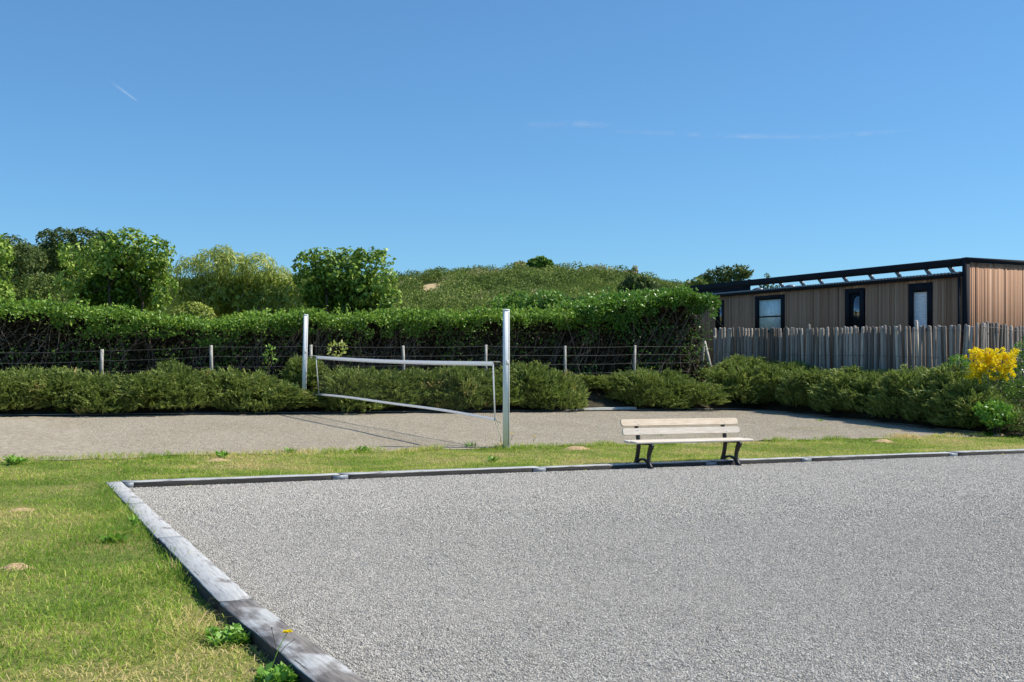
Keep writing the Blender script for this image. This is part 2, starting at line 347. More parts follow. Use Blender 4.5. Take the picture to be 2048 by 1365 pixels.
# soil bank under shrubs and hedges
sheet('planting_bed', np.linspace(-22, 30, 130), np.linspace(9.35, 16, 40), lambda u, v: ground(u, v)+.03, M['soil'])
sheet('planting_bed', np.linspace(13.95, 22, 40), np.linspace(-1.2, 9.35, 50), lambda u, v: ground(u, v)+.028, M['soil'])
# hill
RX = [-900, -300, 0, 120, 220, 400, 780, 850, 950, 1060, 1150, 1215, 1260, 1320, 1400, 1500, 1700, 2100, 2800]
RY = [520, 502, 500, 504, 528, 563, 572, 560, 550, 540, 541, 552, 560, 574, 592, 606, 624, 652, 695]
D0, D1 = 62., 190.
def hillz(x, d):
    top = (HY-np.interp(x, RX, RY))/F*D1+CAM[2]
    t = np.clip((d-D0)/(D1-D0), 0, 1.)
    return -.3+(top+.3)*(t**1.15)*(1.0)-np.maximum(d-D1, 0)*.12
mb = MB(); xs = np.linspace(-900, 2800, 300); ds = np.concatenate([np.linspace(D0-4, D1, 70), np.linspace(D1+3, 330, 20)])
XX, DD = np.meshgrid(xs, ds); P = np.stack(W(XX, 0, DD)[:2], -1); Z = hillz(XX, DD)
und = (vn2(P[..., 0], P[..., 1], .06, 8)-.5)*2.2+(vn2(P[..., 0], P[..., 1], .16, 9)-.5)*.8
Z = Z+und*sm(D0, D0+25, DD)*.7
SD = min(np.arange(D0+5, D1, .5), key=lambda q: abs(HY-(float(hillz(862, q))-CAM[2])/q*F-567))
sandm = np.exp(-(((XX-862)/26)**2+((DD-SD+4)/7.)**2))
n, m = len(xs), len(ds)
mb.add(np.stack([P[..., 0], P[..., 1], Z], -1), [(r*n+c, r*n+c+1, (r+1)*n+c+1, (r+1)*n+c) for r in range(m-1) for c in range(n-1)], rnd=np.clip(sandm*1.3, 0, 1).ravel())
tag(mb.build('hill', M['hill'], smooth=True), kind='structure')
def hill_at(x, d):
    p = W(x, 0, d); u = (vn2(p[0], p[1], .06, 8)-.5)*2.2+(vn2(p[0], p[1], .16, 9)-.5)*.8
    return hillz(x, d)+u*sm(D0, D0+25, d)*.7
# heath scrub on the hill: clumps of small sprays
def clump_cloud(n, xlo, xhi, dlo, dhi, seed, r0=.8, r1=2.4, k=380):
    r = np.random.default_rng(seed)
    d = np.sqrt(r.uniform(dlo**2, dhi**2, n)); x = r.uniform(xlo, xhi, n)
    sand = (np.abs(x-862) < 34) & (d > SD-34) & (d < SD+4)
    keep = ~sand; x, d = x[keep], d[keep]; n = len(x)
    p = np.stack(W(x, 0, d)[:2], -1); z = hill_at(x, d)
    big = vn2(p[:, 0], p[:, 1], .09, 11)
    R = (r0+(r1-r0)*r.random(n)**1.6)*(.7+.7*big); hue = .12+.6*vn2(p[:, 0], p[:, 1], .05, 12)+.3*(vn2(p[:, 0], p[:, 1], .25, 13)-.5)+r.normal(0, .19, n)
    ci = np.repeat(np.arange(n), k); N = n*k
    dv = nrm(r.normal(size=(N, 3))); dv[:, 2] = np.abs(dv[:, 2])*1.0-.08; dv = nrm(dv)
    rad = R[ci]*(1-.3*r.random(N))
    pos = np.stack([p[ci, 0]+dv[:, 0]*rad, p[ci, 1]+dv[:, 1]*rad, z[ci]-.1+dv[:, 2]*rad*.95], 1)
    dd = nrm(dv*.8+r.normal(size=(N, 3))*.8+np.array([0, 0, .25])); nn = nrm(dv+r.normal(size=(N, 3))*.5)
    return pos, dd, nn, R[ci]*r.uniform(.075, .14, N), R[ci]*r.uniform(.07, .12, N), np.clip(hue[ci]+r.normal(0, .07, N), 0, 1)
mb = MB()
mb.leaves(*clump_cloud(1900, 760, 1480, D0, D1+6, 21))
mb.leaves(*clump_cloud(900, 760, 1440, D1-25, D1+8, 25, .4, .9, 60))
mb.leaves(*clump_cloud(2600, -420, 380, D0, D1+6, 22, .6, 1.6))
mb.leaves(*clump_cloud(900, 380, 760, D1-60, D1+6, 23))
mb.leaves(*clump_cloud(1200, 1480, 2400, D0+30, D1+6, 24, .7, 1.6, 50))
tag(mb.build('heath_scrub', M['heath']), 'olive green heath scrub covering the hill behind the hedge', 'scrub', kind='stuff')

# ---------------------------------------------------------------- sleeper edging
def sleeper(a, b, along, z_fn, label, plates=(), seed=0, dz=0.):
    r = np.random.default_rng(seed); L = b-a; h = .24
    o = bpy.data.objects.new('timber_sleeper', None)
    mb = MB(); ns = 14; xs = np.linspace(.003, L-.003, ns)
    sec = np.array([(-KW/2, -h), (KW/2, -h), (KW/2, -.008), (KW/2-.008, 0), (-KW/2+.008, 0), (-KW/2, -.008)])
    V = []
    for q, x in enumerate(xs):
        s_ = sec.copy(); s_ += r.normal(0, .0022, s_.shape); V.append(np.concatenate([np.full((6, 1), x), s_], 1))
    V = np.array(V).reshape(-1, 3); i = np.arange(6); j = (i+1) % 6
    Qs = np.concatenate([np.stack([k*6+i, k*6+j, (k+1)*6+j, (k+1)*6+i], 1) for k in range(ns-1)])[:, ::-1]
    ends = np.array([(0, 1, 2, 5), (5, 2, 3, 4)]); Qs = np.concatenate([Qs, ends, (ends+(ns-1)*6)[:, ::-1]])
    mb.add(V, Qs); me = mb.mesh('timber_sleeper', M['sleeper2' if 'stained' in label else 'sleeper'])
    o = bpy.data.objects.new('timber_sleeper', me); C.objects.link(o)
    if along == 'y':
        p0 = Vector((float(kx(a))-KW/2, a, float(z_fn(KX, a))+dz)); p1 = Vector((float(kx(b))-KW/2, b, float(z_fn(KX, b))+dz))
    else:
        p0 = Vector((a, KY+KW/2, float(z_fn(a, KY))+dz)); p1 = Vector((b, KY+KW/2, float(z_fn(b, KY))+dz))
    dx = (p1-p0).normalized(); sy = Vector((0, 0, 1)).cross(dx).normalized(); zz = dx.cross(sy)
    from mathutils import Matrix
    o.matrix_world = Matrix(((dx.x, sy.x, zz.x, p0.x), (dx.y, sy.y, zz.y, p0.y), (dx.z, sy.z, zz.z, p0.z), (0, 0, 0, 1)))
    bpy.context.view_layer.update()
    tag(o, label, 'sleeper', 'timber sleepers edging the grey gravel')
    for x0, x1 in plates:
        pm = MB().box((x0, -KW/2-.006, -.086), (x1, -KW/2-.0005, -.008)); q = pm.build('joining_plate', M['zinc']); q.parent = o
    return o
j1 = J1
ys = [KY, j1, j1-2.5, j1-5.0, j1-7.5, j1-10]
mid = (KY+KW+j1)/2
far_top = KY+KW
LY = [far_top, far_top-(far_top-j1)/2, j1, j1-2.55, j1-5.1, j1-7.6]
if far_top-j1 > 6.5: LY = [far_top, far_top-(far_top-j1)/3, far_top-2*(far_top-j1)/3, j1, j1-2.55, j1-5.1, j1-7.6]
lab = ['silver grey timber sleeper at the far corner beside long green grass', 'pale grey timber sleeper between the corner one and the middle one, grass leaning over it', 'pale grey timber sleeper in the middle of the left edging with thin dark cracks',
       'brown stained timber sleeper at the bottom of the photo behind the yellow flower', 'timber sleeper of the left edging closest to the viewer', 'timber sleeper of the left edging behind the viewer']
for k in range(len(LY)-1):
    if LY[k] < -17.5: break
    sleeper(LY[k+1], LY[k], 'y', lambda u, v: ktop(u, v), lab[min(k, 5)], (), 40+k, dz=[0, -.006, .004, -.003, 0, 0, 0][k])
jx = [KX] + [float(on(x, y, ktop)[0]) for x, y in ((683, 950), (1078, 935), (1405, 921), (1590, 914), (1870, 903))] + [13.2, 15.8]
fl = ['dark faced timber sleeper of the far edging meeting the left edging at the corner', 'timber sleeper of the far edging between its first two large zinc plates', 'timber sleeper of the far edging ending under the left half of the bench',
      'short timber sleeper of the far edging behind the right half of the bench', 'timber sleeper of the far edging just right of the bench', 'timber sleeper of the far edging running out of the photo on the right', 'timber sleeper of the far edging beyond the right photo edge']
for k in range(len(jx)-1):
    a, b = jx[k], jx[k+1]; pl = []
    if k == 0: pl.append((.02, .14))
    if k < 5: pl.append((b-a-.115, b-a+.115))
    sleeper(a+(.0 if k else .0), b, 'x', lambda u, v: ktop(u, v), fl[k], pl, 60+k, dz=[.0, .003, -.004, .002, -.002, .003, 0][k])

# ---------------------------------------------------------------- volleyball posts and net
HP = 2.75
def net_post(base, top, label, cut=None):
    e = empty('net_post', base, label, 'net post', 'white net posts')
    base = np.asarray(base); top = np.asarray(top)
    r = .062; th = np.arange(28)*2*math.pi/28; pr = []
    for t in th:                                        # rounded square with a sail-track slot on one side
        c, s_ = math.cos(t), math.sin(t); q = (abs(c)**4+abs(s_)**4)**(-1/4.); pr.append((c*q, s_*q))
    ca_, sa_ = math.cos(-.21), math.sin(-.21); pr = [(x_*ca_-y_*sa_, x_*sa_+y_*ca_) for x_, y_ in pr]
    ax = top-base
    pts = [base+ax*t for t in (.02, .5, .995)]
    mb = MB(); mb.tube(pts, r, prof=np.array(pr)); mb.build('shaft', M['white'], e)
    mc = MB(); mc.tube([base+ax*.995, base+ax*1.0, base+ax*1.004], [r*1.06, r*1.06, r*.9], prof=np.array(pr)); mc.build('cap', M['white'], e)
    ms = MB(); b0 = base+ax*.03; t0 = base+ax*.985
    for du, dv in ((.028, -r-.005),):
        ms.hexa([b0+(du-.006, dv, 0), b0+(du+.006, dv, 0), b0+(du+.006, dv+.006, 0), b0+(du-.006, dv+.006, 0), t0+(du-.006, dv, 0), t0+(du+.006, dv, 0), t0+(du+.006, dv+.006, 0), t0+(du-.006, dv+.006, 0)])
    ms.build('track', M['slot'], e)
    mg = MB(); mg.tube([base+(0, 0, -.1), base+(0, 0, .05), base+(0, 0, .055)], [.08, .08, .06], 20); mg.build('ground_sleeve', M['rubber'], e)
    mk = MB(); c = base+ax*.62+np.array([0, -r-.006, 0]); mk.box(c-(.035, .004, .05), c+(.02, .004, .05)); mk.build('tension_plate', M['tape'], e)
    return e
pr_b = np.array([0, 0, 0.]); pr_t = W(1012.5, 620, pix(0, 0)[1])
d2 = 29.0; pl_t = W(612, 630, d2); pl_b = W(607, 824, d2)
pl_b[2] = min(pl_b[2], pl_t[2]-2.6)
net_post(pr_b, pr_t, 'tall white net post standing in the grass left of the bench')
net_post(pl_b, pl_t, 'white net post at the far end of the net among the dark shrubs')
dr = pix(0, 0)[1]
at_t = lambda x, y: W(x, y, dr*(1-(1012-x)/404.)+0)      # placeholder, replaced below by straight lines in space
rt = W(1005, 724.5, dr); rb = W(1005, 842, dr); lt = W(618, 712, d2); lb = W(610, 786, d2)
def along(p, q, t): return p+(q-p)*t
def t_for(p, q, x):                                     # parameter where the line p-q crosses a photo column
    lo, hi = 0., 1.
    for _ in range(40):
        m = (lo+hi)/2; c = along(p, q, m)
        if pix(c[0], c[1])[0] > x: lo = m
        else: hi = m
    return lo
T1, T0 = t_for(rt, lt, 986), t_for(rt, lt, 632); B1, B0 = t_for(rb, lb, 990), t_for(rb, lb, 638)
ne = empty('volleyball_net', (pr_b+pl_b)/2, 'sagging net with white tapes strung between the two posts', 'net')
NS = 60; tt = np.linspace(0, 1, NS)
def top_line(t): return along(rt, lt, T1+(T0-T1)*t)+np.array([0, 0, -.035*math.sin(math.pi*t)])
def bot_line(t): return along(rb, lb, B1+(B0-B1)*t)+np.array([0, 0, .05*math.sin(math.pi*t)+.012*math.sin(9*t)])
def tape(fn, up, dn, name, th=.004):
    mb = MB(); V = []
    for t in tt:
        c = fn(t); V += [c+(th, 0, dn), c+(th, 0, up), c+(-th, 0, up), c+(-th, 0, dn)]
    Q = []
    for k in range(NS-1):
        for a in range(4): b = (a+1) % 4; Q.append((k*4+a, k*4+b, k*4+4+b, k*4+4+a))
    Q += [(3, 2, 1, 0), tuple((NS-1)*4+a for a in range(4))]
    mb.add(V, Q); return mb.build(name, M['tape'], ne)
tape(top_line, .005, -.085, 'top_tape'); tape(bot_line, .03, -.025, 'bottom_tape')
for t in (0, 1):
    a, b = top_line(t)+(0, 0, -.04), bot_line(t); mb = MB()
    o_ = np.array([.0, .028, 0]); th_ = np.array([.004, 0, 0])
    mb.hexa([b-o_-th_, b-o_+th_, b+o_+th_, b+o_-th_, a-o_-th_, a-o_+th_, a+o_+th_, a+o_-th_]); mb.build('side_tape', M['tape'], ne)
mb = MB()
for t in np.linspace(0, 1, 104)[1:-1]:
    mb.tube([top_line(t)+(0, 0, -.08), bot_line(t)+(0, 0, .02)], .0022, 3, cap=False)
for s_ in np.linspace(0, 1, 11)[1:-1]:
    mb.tube([along(top_line(t), bot_line(t), s_) for t in np.linspace(0, 1, 20)], .0017, 3, cap=False)
mb.build('netting', M['cord'], ne)
def rope(pts, r=.011):
    MB().tube(pts, r, 5).build('rope', M['rope'], ne)
rope([rt+(-.03, .03, 0), top_line(0)]); rope([top_line(1), lt+(.0, -.05, 0)])
rope([bot_line(1), along(bot_line(1), lb, .5)+(0, 0, -.01), lb+(.0, -.05, 0)])
b0 = bot_line(0)
rope([b0, along(b0, rb, .5)+(0, 0, -.03), rb+(-.03, .05, -.03)])
rope([b0, b0+(.02, 0, -.09), b0+(.06, -.02, -.16), b0+(.08, 0, -.24)], .010); rope([b0+(.04, 0, -.04), b0+(.1, 0, -.12), b0+(.06, -.02, -.2), b0+(.12, -.01, -.34), b0+(.13, 0, -.46)], .009)

# ---------------------------------------------------------------- bench
f1 = on(1305, 940, pgrav); f2 = on(1475, 932.5, pgrav)
span = f2[0]-f1[0]; bu = (f1[0]+f2[0])/2; bv = (f1[1]+f2[1])/2
bz = float(pgrav(bu, bv)); slope = math.atan(-.0157)
be = empty('park_bench', (bu, bv, bz), 'bench of pale wooden slats on black cast iron legs, standing on gravel by the edging', 'bench')
be.rotation_euler = (0, -slope, 0); bpy.context.view_layer.update()
def local(o): o.parent = be; o.matrix_parent_inverse.identity(); return o
def ribbon(mb, pts, wd, u, th=.045):
    pts = np.array(pts, float); k = len(pts); tg = nrm(np.gradient(pts, axis=0)); nn = np.stack([-tg[:, 1], tg[:, 0]], 1); wd = np.broadcast_to(np.asarray(wd, float), (k,))
    a = pts+nn*wd[:, None]/2; b = pts-nn*wd[:, None]/2; V = []
    for i_ in range(k): V += [(u-th/2, *a[i_]), (u+th/2, *a[i_]), (u+th/2, *b[i_]), (u-th/2, *b[i_])]
    Q = []
    for i_ in range(k-1):
        for q in range(4): r = (q+1) % 4; Q.append((i_*4+q, i_*4+r, i_*4+4+r, i_*4+4+q))
    Q += [(3, 2, 1, 0), tuple((k-1)*4+q for q in range(4))]
    mb.add(V, Q)
def bez(p, n=12):
    p = np.array(p, float); t = np.linspace(0, 1, n)[:, None]
    return (1-t)**3*p[0]+3*t*(1-t)**2*p[1]+3*t*t*(1-t)*p[2]+t**3*p[3]
LB = 2.46; hs = span/2
for s_ in (-1, 1):
    mb = MB(); u = s_*hs
    ribbon(mb, bez([(.0, .0), (.12, .14), (.10, .24), (-.02, .42)]), np.linspace(.085, .07, 12)*np.array([1.15, .95, .8, .72, .7, .7, .75, .8, .95, 1.1, 1.25, 1.3]), u)
    ribbon(mb, bez([(.50, .0), (.44, .12), (.40, .28), (.385, .43)]), np.array([.10, .085, .075, .068, .064, .06, .06, .06, .062, .066, .07, .07]), u, .0446)
    ribbon(mb, bez([(.40, .42), (.415, .54), (.455, .66), (.52, .785)]), .062, u, .0442)
    ribbon(mb, bez([(.0, .425), (.12, .418), (.28, .412), (.40, .41)]), .036, u, .0438)
    ribbon(mb, bez([(.055, .055), (.14, .18), (.36, .19), (.47, .045)]), .036, u, .0434)
    ribbon(mb, [(-.04, .012), (.02, .014), (.075, .012)], .024, u, .06); ribbon(mb, [(.44, .012), (.5, .014), (.555, .012)], .024, u, .0596)
    local(mb.build('leg_frame', M['iron']))
def slat(name, c, wd, th, tilt, mat, dl=0, bolts=True, r=.045):
    # rounded-end plank, length along x, width along the tilt direction in the y-z plane
    hw, L2 = wd/2, LB/2+dl; out = []
    for cx, cy, a0 in ((L2-r, hw-r, 0), (-L2+r, hw-r, 90), (-L2+r, -hw+r, 180), (L2-r, -hw+r, 270)):
        for a in np.radians(np.linspace(a0, a0+90, 7)): out.append((cx+r*math.cos(a), cy+r*math.sin(a)))
    out = np.array(out); n = len(out); wv = np.array([0, math.cos(tilt), math.sin(tilt)]); nv = np.array([0, -math.sin(tilt), math.cos(tilt)]); c = np.array([0, *c])
    def ring(o_, h): return np.array([c+np.array([x, 0, 0])+wv*y+nv*h for x, y in o_])
    small = out*np.array([(L2-.005)/L2, (hw-.005)/hw])
    V = np.concatenate([ring(small, -th/2), ring(out, -th/2+.005), ring(out, th/2-.005), ring(small, th/2)]); i_ = np.arange(n); j_ = (i_+1) % n
    Q = np.concatenate([np.stack([k*n+i_, k*n+j_, (k+1)*n+j_, (k+1)*n+i_], 1) for k in range(3)])
    mb = MB().add(V, Q)
    me = mb.mesh(name, mat); bm = bmesh.new(); bm.from_mesh(me); bm.verts.ensure_lookup_table()
    bm.faces.new([bm.verts[k] for k in range(n)][::-1]); bm.faces.new([bm.verts[3*n+k] for k in range(n)]); bm.to_mesh(me); bm.free()
    o = bpy.data.objects.new(name, me); C.objects.link(o); local(o)
    if bolts:
        for s_ in (-1, 1):
            for q, (bx, by) in enumerate(((-.025, .022), (.03, -.024))):
                p0 = c+np.array([s_*hs+bx, 0, 0])+wv*by+nv*(th/2+.0005)
                b = MB().tube([p0, p0+nv*.004, p0+nv*.006], [.011, .010, .005], 8).build('bolt', M['steel']); b.parent = o
    return o
tl = math.pi-math.radians(72)                             # backrest leans back
# the front of the backrest faces the viewer (-y): its normal points to -y and up
slat('back_slat', (.47, .755), .12, .034, math.radians(70), M['bench'])
slat('back_slat', (.41, .605), .115, .034, math.radians(74), M['bench2'])
slat('seat_slat', (.085, .452), .19, .034, math.radians(2), M['bench2'], .0, False, .03)
slat('seat_slat', (.29, .449), .17, .034, math.radians(3), M['bench2'], .0, False, .03)
for o in be.children:                                    # turn the plank faces the right way (bolts sit on the viewer's side)
    pass

# ---------------------------------------------------------------- hedges
def hedge(name, label, u0, u1, v0, v1, topx, topy, mat, seed, leaf=.075, dens=1., band=.54, over=.5, stems=6.5):
    r = np.random.default_rng(seed); e = empty(name, ((u0+u1)/2, (v0+v1)/2, float(ground((u0+u1)/2, (v0+v1)/2))), label, 'hedge')
    vm = v0+.3
    tu = [on_v(x, y, vm)[0] for x, y in zip(topx, topy)]; tz = [on_v(x, y, vm)[2] for x, y in zip(topx, topy)]
    zt = lambda u: np.interp(u, tu, tz)
    L = u1-u0; P_, D_, N_, R_ = [], [], [], []
    def put(p, d, n, rn): P_.append(p); D_.append(d); N_.append(n); R_.append(rn)
    def lump(u, v, s): return (vn2(u, v, 1.3, s)-.5)*.30+(vn2(u, v, 3.5, s+1)-.5)*.18
    # top
    n = int(L*(v1-v0+over)*760*dens); u = r.uniform(u0, u1, n); v = r.uniform(v0-over, v1, n)
    rim = sm(v0-over, v0-over+.3, v)
    z = zt(u)+lump(u, v, seed)-.16*(1-rim)-r.random(n)**2*.22; keep = vn(np.stack([u, v, z], 1)*5, seed)>.22
    put(np.stack([u, v, z], 1)[keep], nrm(r.normal(size=(n, 3))+[0, -.2, .5])[keep], nrm(r.normal(size=(n, 3))*.6+[0, -.25, .8])[keep], (.55+.2*(vn2(u, v, .7, seed+5)-.5)+r.normal(0, .2, n))[keep])
    # front band, overhanging and ragged below
    n = int(L*band*1500*dens); u = r.uniform(u0, u1, n); low = band*(.65+.75*vn2(u, 0*u, 1.1, seed+2)); t = r.random(n)
    z = zt(u)-.05-t*low; bulge = over*(1-.75*t**1.5)+lump(u, z*1.5, seed+3)*.7
    v = v0-bulge+r.random(n)**2*.5
    keep = vn(np.stack([u, v, z], 1)*3.2, seed+4) > .36+.2*t
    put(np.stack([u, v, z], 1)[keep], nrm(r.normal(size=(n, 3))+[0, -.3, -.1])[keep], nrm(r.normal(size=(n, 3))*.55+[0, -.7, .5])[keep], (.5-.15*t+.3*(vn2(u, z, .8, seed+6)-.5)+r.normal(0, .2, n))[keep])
    # inner mass and back: the dark inside of the hedge
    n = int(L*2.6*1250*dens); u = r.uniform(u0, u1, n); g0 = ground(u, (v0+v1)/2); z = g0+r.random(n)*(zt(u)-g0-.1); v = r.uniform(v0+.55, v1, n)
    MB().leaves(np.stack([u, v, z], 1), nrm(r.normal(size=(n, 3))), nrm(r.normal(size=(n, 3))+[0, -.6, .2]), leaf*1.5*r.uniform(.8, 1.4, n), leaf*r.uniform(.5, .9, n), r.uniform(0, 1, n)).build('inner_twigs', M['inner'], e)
    # sparse low leaves on the front
    n = int(L*270*dens); u = r.uniform(u0, u1, n); z = ground(u, v0)+.2+r.random(n)**.8*(zt(u)-band-ground(u, v0)); v = v0+r.uniform(-.1, .5, n)
    keep = vn(np.stack([u, v, z], 1)*1.6, seed+8) > .47
    put(np.stack([u, v, z], 1)[keep], nrm(r.normal(size=(n, 3)))[keep], nrm(r.normal(size=(n, 3))*.6+[0, -.7, .4])[keep], r.uniform(.0, .45, n)[keep])
    # loose shoots above the clipped top
    n = int(L*16*dens)
    for _ in range(n):
        uu = r.uniform(u0, u1); vv = r.uniform(v0-.2, v1); h = r.uniform(.06, .26)*(1.6 if vn2(uu, 0, .6, seed+9) > .6 else .8); k = 9; tt_ = np.linspace(0, 1, k)[:, None]
        b = np.array([uu, vv, float(zt(uu))-.05]); p = b+tt_*np.array([r.normal(0, .05), r.normal(0, .05), h+.05])
        put(p, nrm(r.normal(size=(k, 3))+[0, 0, .4]), nrm(r.normal(size=(k, 3))+[0, -.3, .4]), r.uniform(.45, 1., k))
    P_ = np.concatenate(P_); D_ = np.concatenate(D_); N_ = np.concatenate(N_); R_ = np.clip(np.concatenate(R_), 0, 1); n = len(P_)
    MB().leaves(P_, D_, N_, leaf*r.uniform(.7, 1.35, n), leaf*r.uniform(.42, .75, n), R_).build('foliage', mat, e)
    ms = MB()
    for _ in range(int(L*stems)):
        uu = r.uniform(u0, u1); vv = v0+r.uniform(.0, .5); g0 = float(ground(uu, vv)); h = float(zt(uu))-g0-.25; k = 9; t = np.linspace(0, 1, k)
        lean = r.normal(.15, .38)*h; ph = r.uniform(0, 6.3); am = r.uniform(.03, .13)
        pts = np.stack([uu+lean*t+am*np.sin(ph+t*r.uniform(4, 9)), vv+am*.6*np.cos(ph+t*6)-.25*t*t, g0-.05+h*t], 1)
        rr0 = r.uniform(.005, .015); ms.tube(pts, np.linspace(rr0, rr0*.45, k), 5, r.random(), cap=False)
        for _b in range(2):
            s0 = r.integers(2, 6); q = pts[s0]; dirv = np.array([r.normal(.25, .5), r.normal(-.08, .12), r.uniform(.3, .9)]); tt_ = np.linspace(0, 1, 6)[:, None]
            bp = q+dirv*tt_*r.uniform(.4, 1.)+np.sin(tt_*4+ph)*np.array([.05, .02, 0]); ms.tube(bp, np.linspace(rr0*.6, rr0*.25, 6), 4, r.random(), cap=False)
    ms.build('stems', M['stem'], e, True)
    return zt
u_mid = float(on_v(1150, 640, 12.0)[0])
hedge('clipped_hedge', 'long clipped hedge with bare dark stems below a bright leafy top, behind the wire fence', -15.5, u_mid+.2, 11.9, 13.3,
      [-300, 0, 100, 150, 240, 350, 430, 500, 600, 660, 720, 850, 950, 1060, 1180], [618, 612, 613, 620, 624, 643, 645, 634, 626, 634, 632, 630, 630, 626, 626], M['hedge'], 101, .095)
u_end = float(on_v(1425, 640, 11.6)[0])
hedge('spindle_hedge', 'taller glossy green hedge next to the paling fence and the wooden cabin', u_mid, u_end, 11.6, 13.6,
      [1100, 1145, 1180, 1230, 1290, 1350, 1400, 1450], [618, 612, 603, 597, 590, 586, 590, 612], M['hedge2'], 131, .105, 1.05, .85, .55, 5)

# ---------------------------------------------------------------- trees and tall shrubs beyond the hedge
def tree(name, label, cat, lobes, d, mat, bark, seed, leaf=.11, dens=260, group=None, trunks=(), droop=0., wr=.62, gap=.42, hue=.55, narrow=False, base=None, inner=()):
    """lobes: (photo x, photo y, radius in photo pixels, depth offset m)"""
    r = np.random.default_rng(seed); k = d/F
    c0 = W(np.mean([l[0] for l in lobes]), HY, d); gz = float(ground(c0[0], c0[1])) if base is None else base
    e = empty(name, (c0[0], c0[1], gz), label, cat, group); P_, D_, N_, R_ = [], [], [], []
    cs = []
    for (x, y, rp, dd) in lobes:
        c = W(x, y, d+dd); R = rp*k; cs.append((c, R)); n = int(dens*R*R*4*math.pi*.75)
        dv = nrm(r.normal(size=(n, 3))); dv[:, 2] = dv[:, 2]*.92; rad = R*(1-.42*r.random(n)**1.6)*(1+.28*(vn(dv*2.1+c, seed)-.5)+.22*(vn(dv*4.7+c, seed+3)-.5))
        p = c+dv*rad[:, None]
        keep = vn(p*(2.0/max(R, .4)), seed+1) > gap; p, dv = p[keep], dv[keep]; n = len(p)
        P_.append(p); N_.append(nrm(dv*.7+r.normal(size=(n, 3))*.55+[0, 0, .35])); D_.append(nrm(np.cross(dv, r.normal(size=(n, 3)))+dv*.35+[0, 0, -.25-droop]))
        R_.append(hue+.28*(vn(p*1.1, seed+2)-.5)+r.normal(0, .24, n))
    P_ = np.concatenate(P_); D_ = np.concatenate(D_); N_ = np.concatenate(N_); R_ = np.clip(np.concatenate(R_), 0, 1); n = len(P_)
    L = leaf*r.uniform(.7, 1.3, n)
    MB().leaves(P_, D_, N_, L, L*wr*r.uniform(.8, 1.2, n), R_).build('crown', mat, e)
    if inner:
        A_ = []
        for (x, y, rp, dd) in inner:
            c = W(x, y, d+dd); R = rp*k; n = int(1100*R*R*4); A_.append(c+nrm(r.normal(size=(n, 3)))*(R*r.random(n)**.4)[:, None])
        A_ = np.concatenate(A_); n = len(A_)
        MB().leaves(A_, nrm(r.normal(size=(n, 3))), nrm(r.normal(size=(n, 3))), leaf*1.3*r.uniform(.7, 1.3, n), leaf*.7*r.uniform(.7, 1.3, n), .7*r.random(n)).build('inner_leaves', mat, e)
    ms = MB()
    for (tx, rad) in (trunks or [(np.mean([l[0] for l in lobes]), .09)]):
        b = W(tx, HY, d); b[2] = float(ground(b[0], b[1]))-.1 if base is None else base-.1
        near = sorted(cs, key=lambda c: np.linalg.norm(c[0][:2]-b[:2]))[:4]
        hub = b+(near[0][0]-b)*.72; hub[:2] = b[:2]+(near[0][0][:2]-b[:2])*.3
        t = np.linspace(0, 1, 7)[:, None]; pts = b+(hub-b)*t+np.sin(t*5+seed)*np.array([.05, .03, 0])
        ms.tube(pts, np.linspace(rad, rad*.7, 7), 7)
        for c, R in near:
            for q in range(1):
                end = c+nrm(r.normal(size=3))*R*.6; t = np.linspace(0, 1, 6)[:, None]; pts2 = pts[-1]+(end-pts[-1])*t+np.sin(t*3.1)*r.normal(0, .08, 3)
                ms.tube(pts2, np.linspace(rad*.34, rad*.06, 6), 5)
    ms.build('trunk', bark, e, True)
    return e
GT = 'trees beyond the hedge'
tree('broadleaf_tree', 'bright leafy tree cut off by the left photo edge', 'tree', [(-15, 500, 38, 0), (-20, 555, 42, 0), (-55, 520, 50, .4), (0, 590, 26, -.2)], 34, M['broad'], M['bark'], 201, .15, 230, GT, [(-30, .09)], hue=.62)
tree('broadleaf_tree', 'large bright leafy tree with rounded crown and pale trunks, left part of photo', 'tree',
     [(152, 510, 34, 0), (145, 560, 33, .1), (165, 598, 24, .2), (215, 497, 36, -.3), (262, 493, 40, -.4), (305, 505, 40, -.3), (240, 522, 44, -.1), (300, 540, 42, .1), (330, 572, 24, -.3), (322, 606, 20, -.4), (230, 580, 42, 1.9), (200, 550, 34, 1.6), (285, 590, 40, 1.8), (262, 550, 40, 1.5)],
     35, M['broad'], M['bark'], 211, .15, 230, GT, [(217, .06), (276, .05), (152, .04)], hue=.6, gap=.44, inner=[(225, 575, 40, .7), (275, 575, 40, .7), (190, 585, 34, .7), (245, 605, 40, .6), (255, 540, 34, .7)])
tree('willow_shrub', 'feathery yellow green willow like shrub between two broadleaf trees', 'shrub',
     [(380, 545, 36, .3), (372, 590, 34, .2), (425, 530, 38, 0), (445, 508, 22, 0), (447, 496, 9, 0), (470, 535, 38, 0), (515, 535, 36, 0), (550, 560, 34, .1), (575, 590, 30, 0), (430, 580, 48, .5), (500, 590, 50, .6), (540, 605, 36, .3), (590, 608, 20, -.1)],
     36, M['willow'], M['bark2'], 221, .24, 300, GT, [(482, .05), (533, .04), (520, .04), (400, .04)], inner=[(450, 590, 40, .5), (500, 600, 40, .5), (550, 600, 36, .4), (400, 595, 32, .5)], droop=.6, wr=.13, gap=.3, hue=.5)
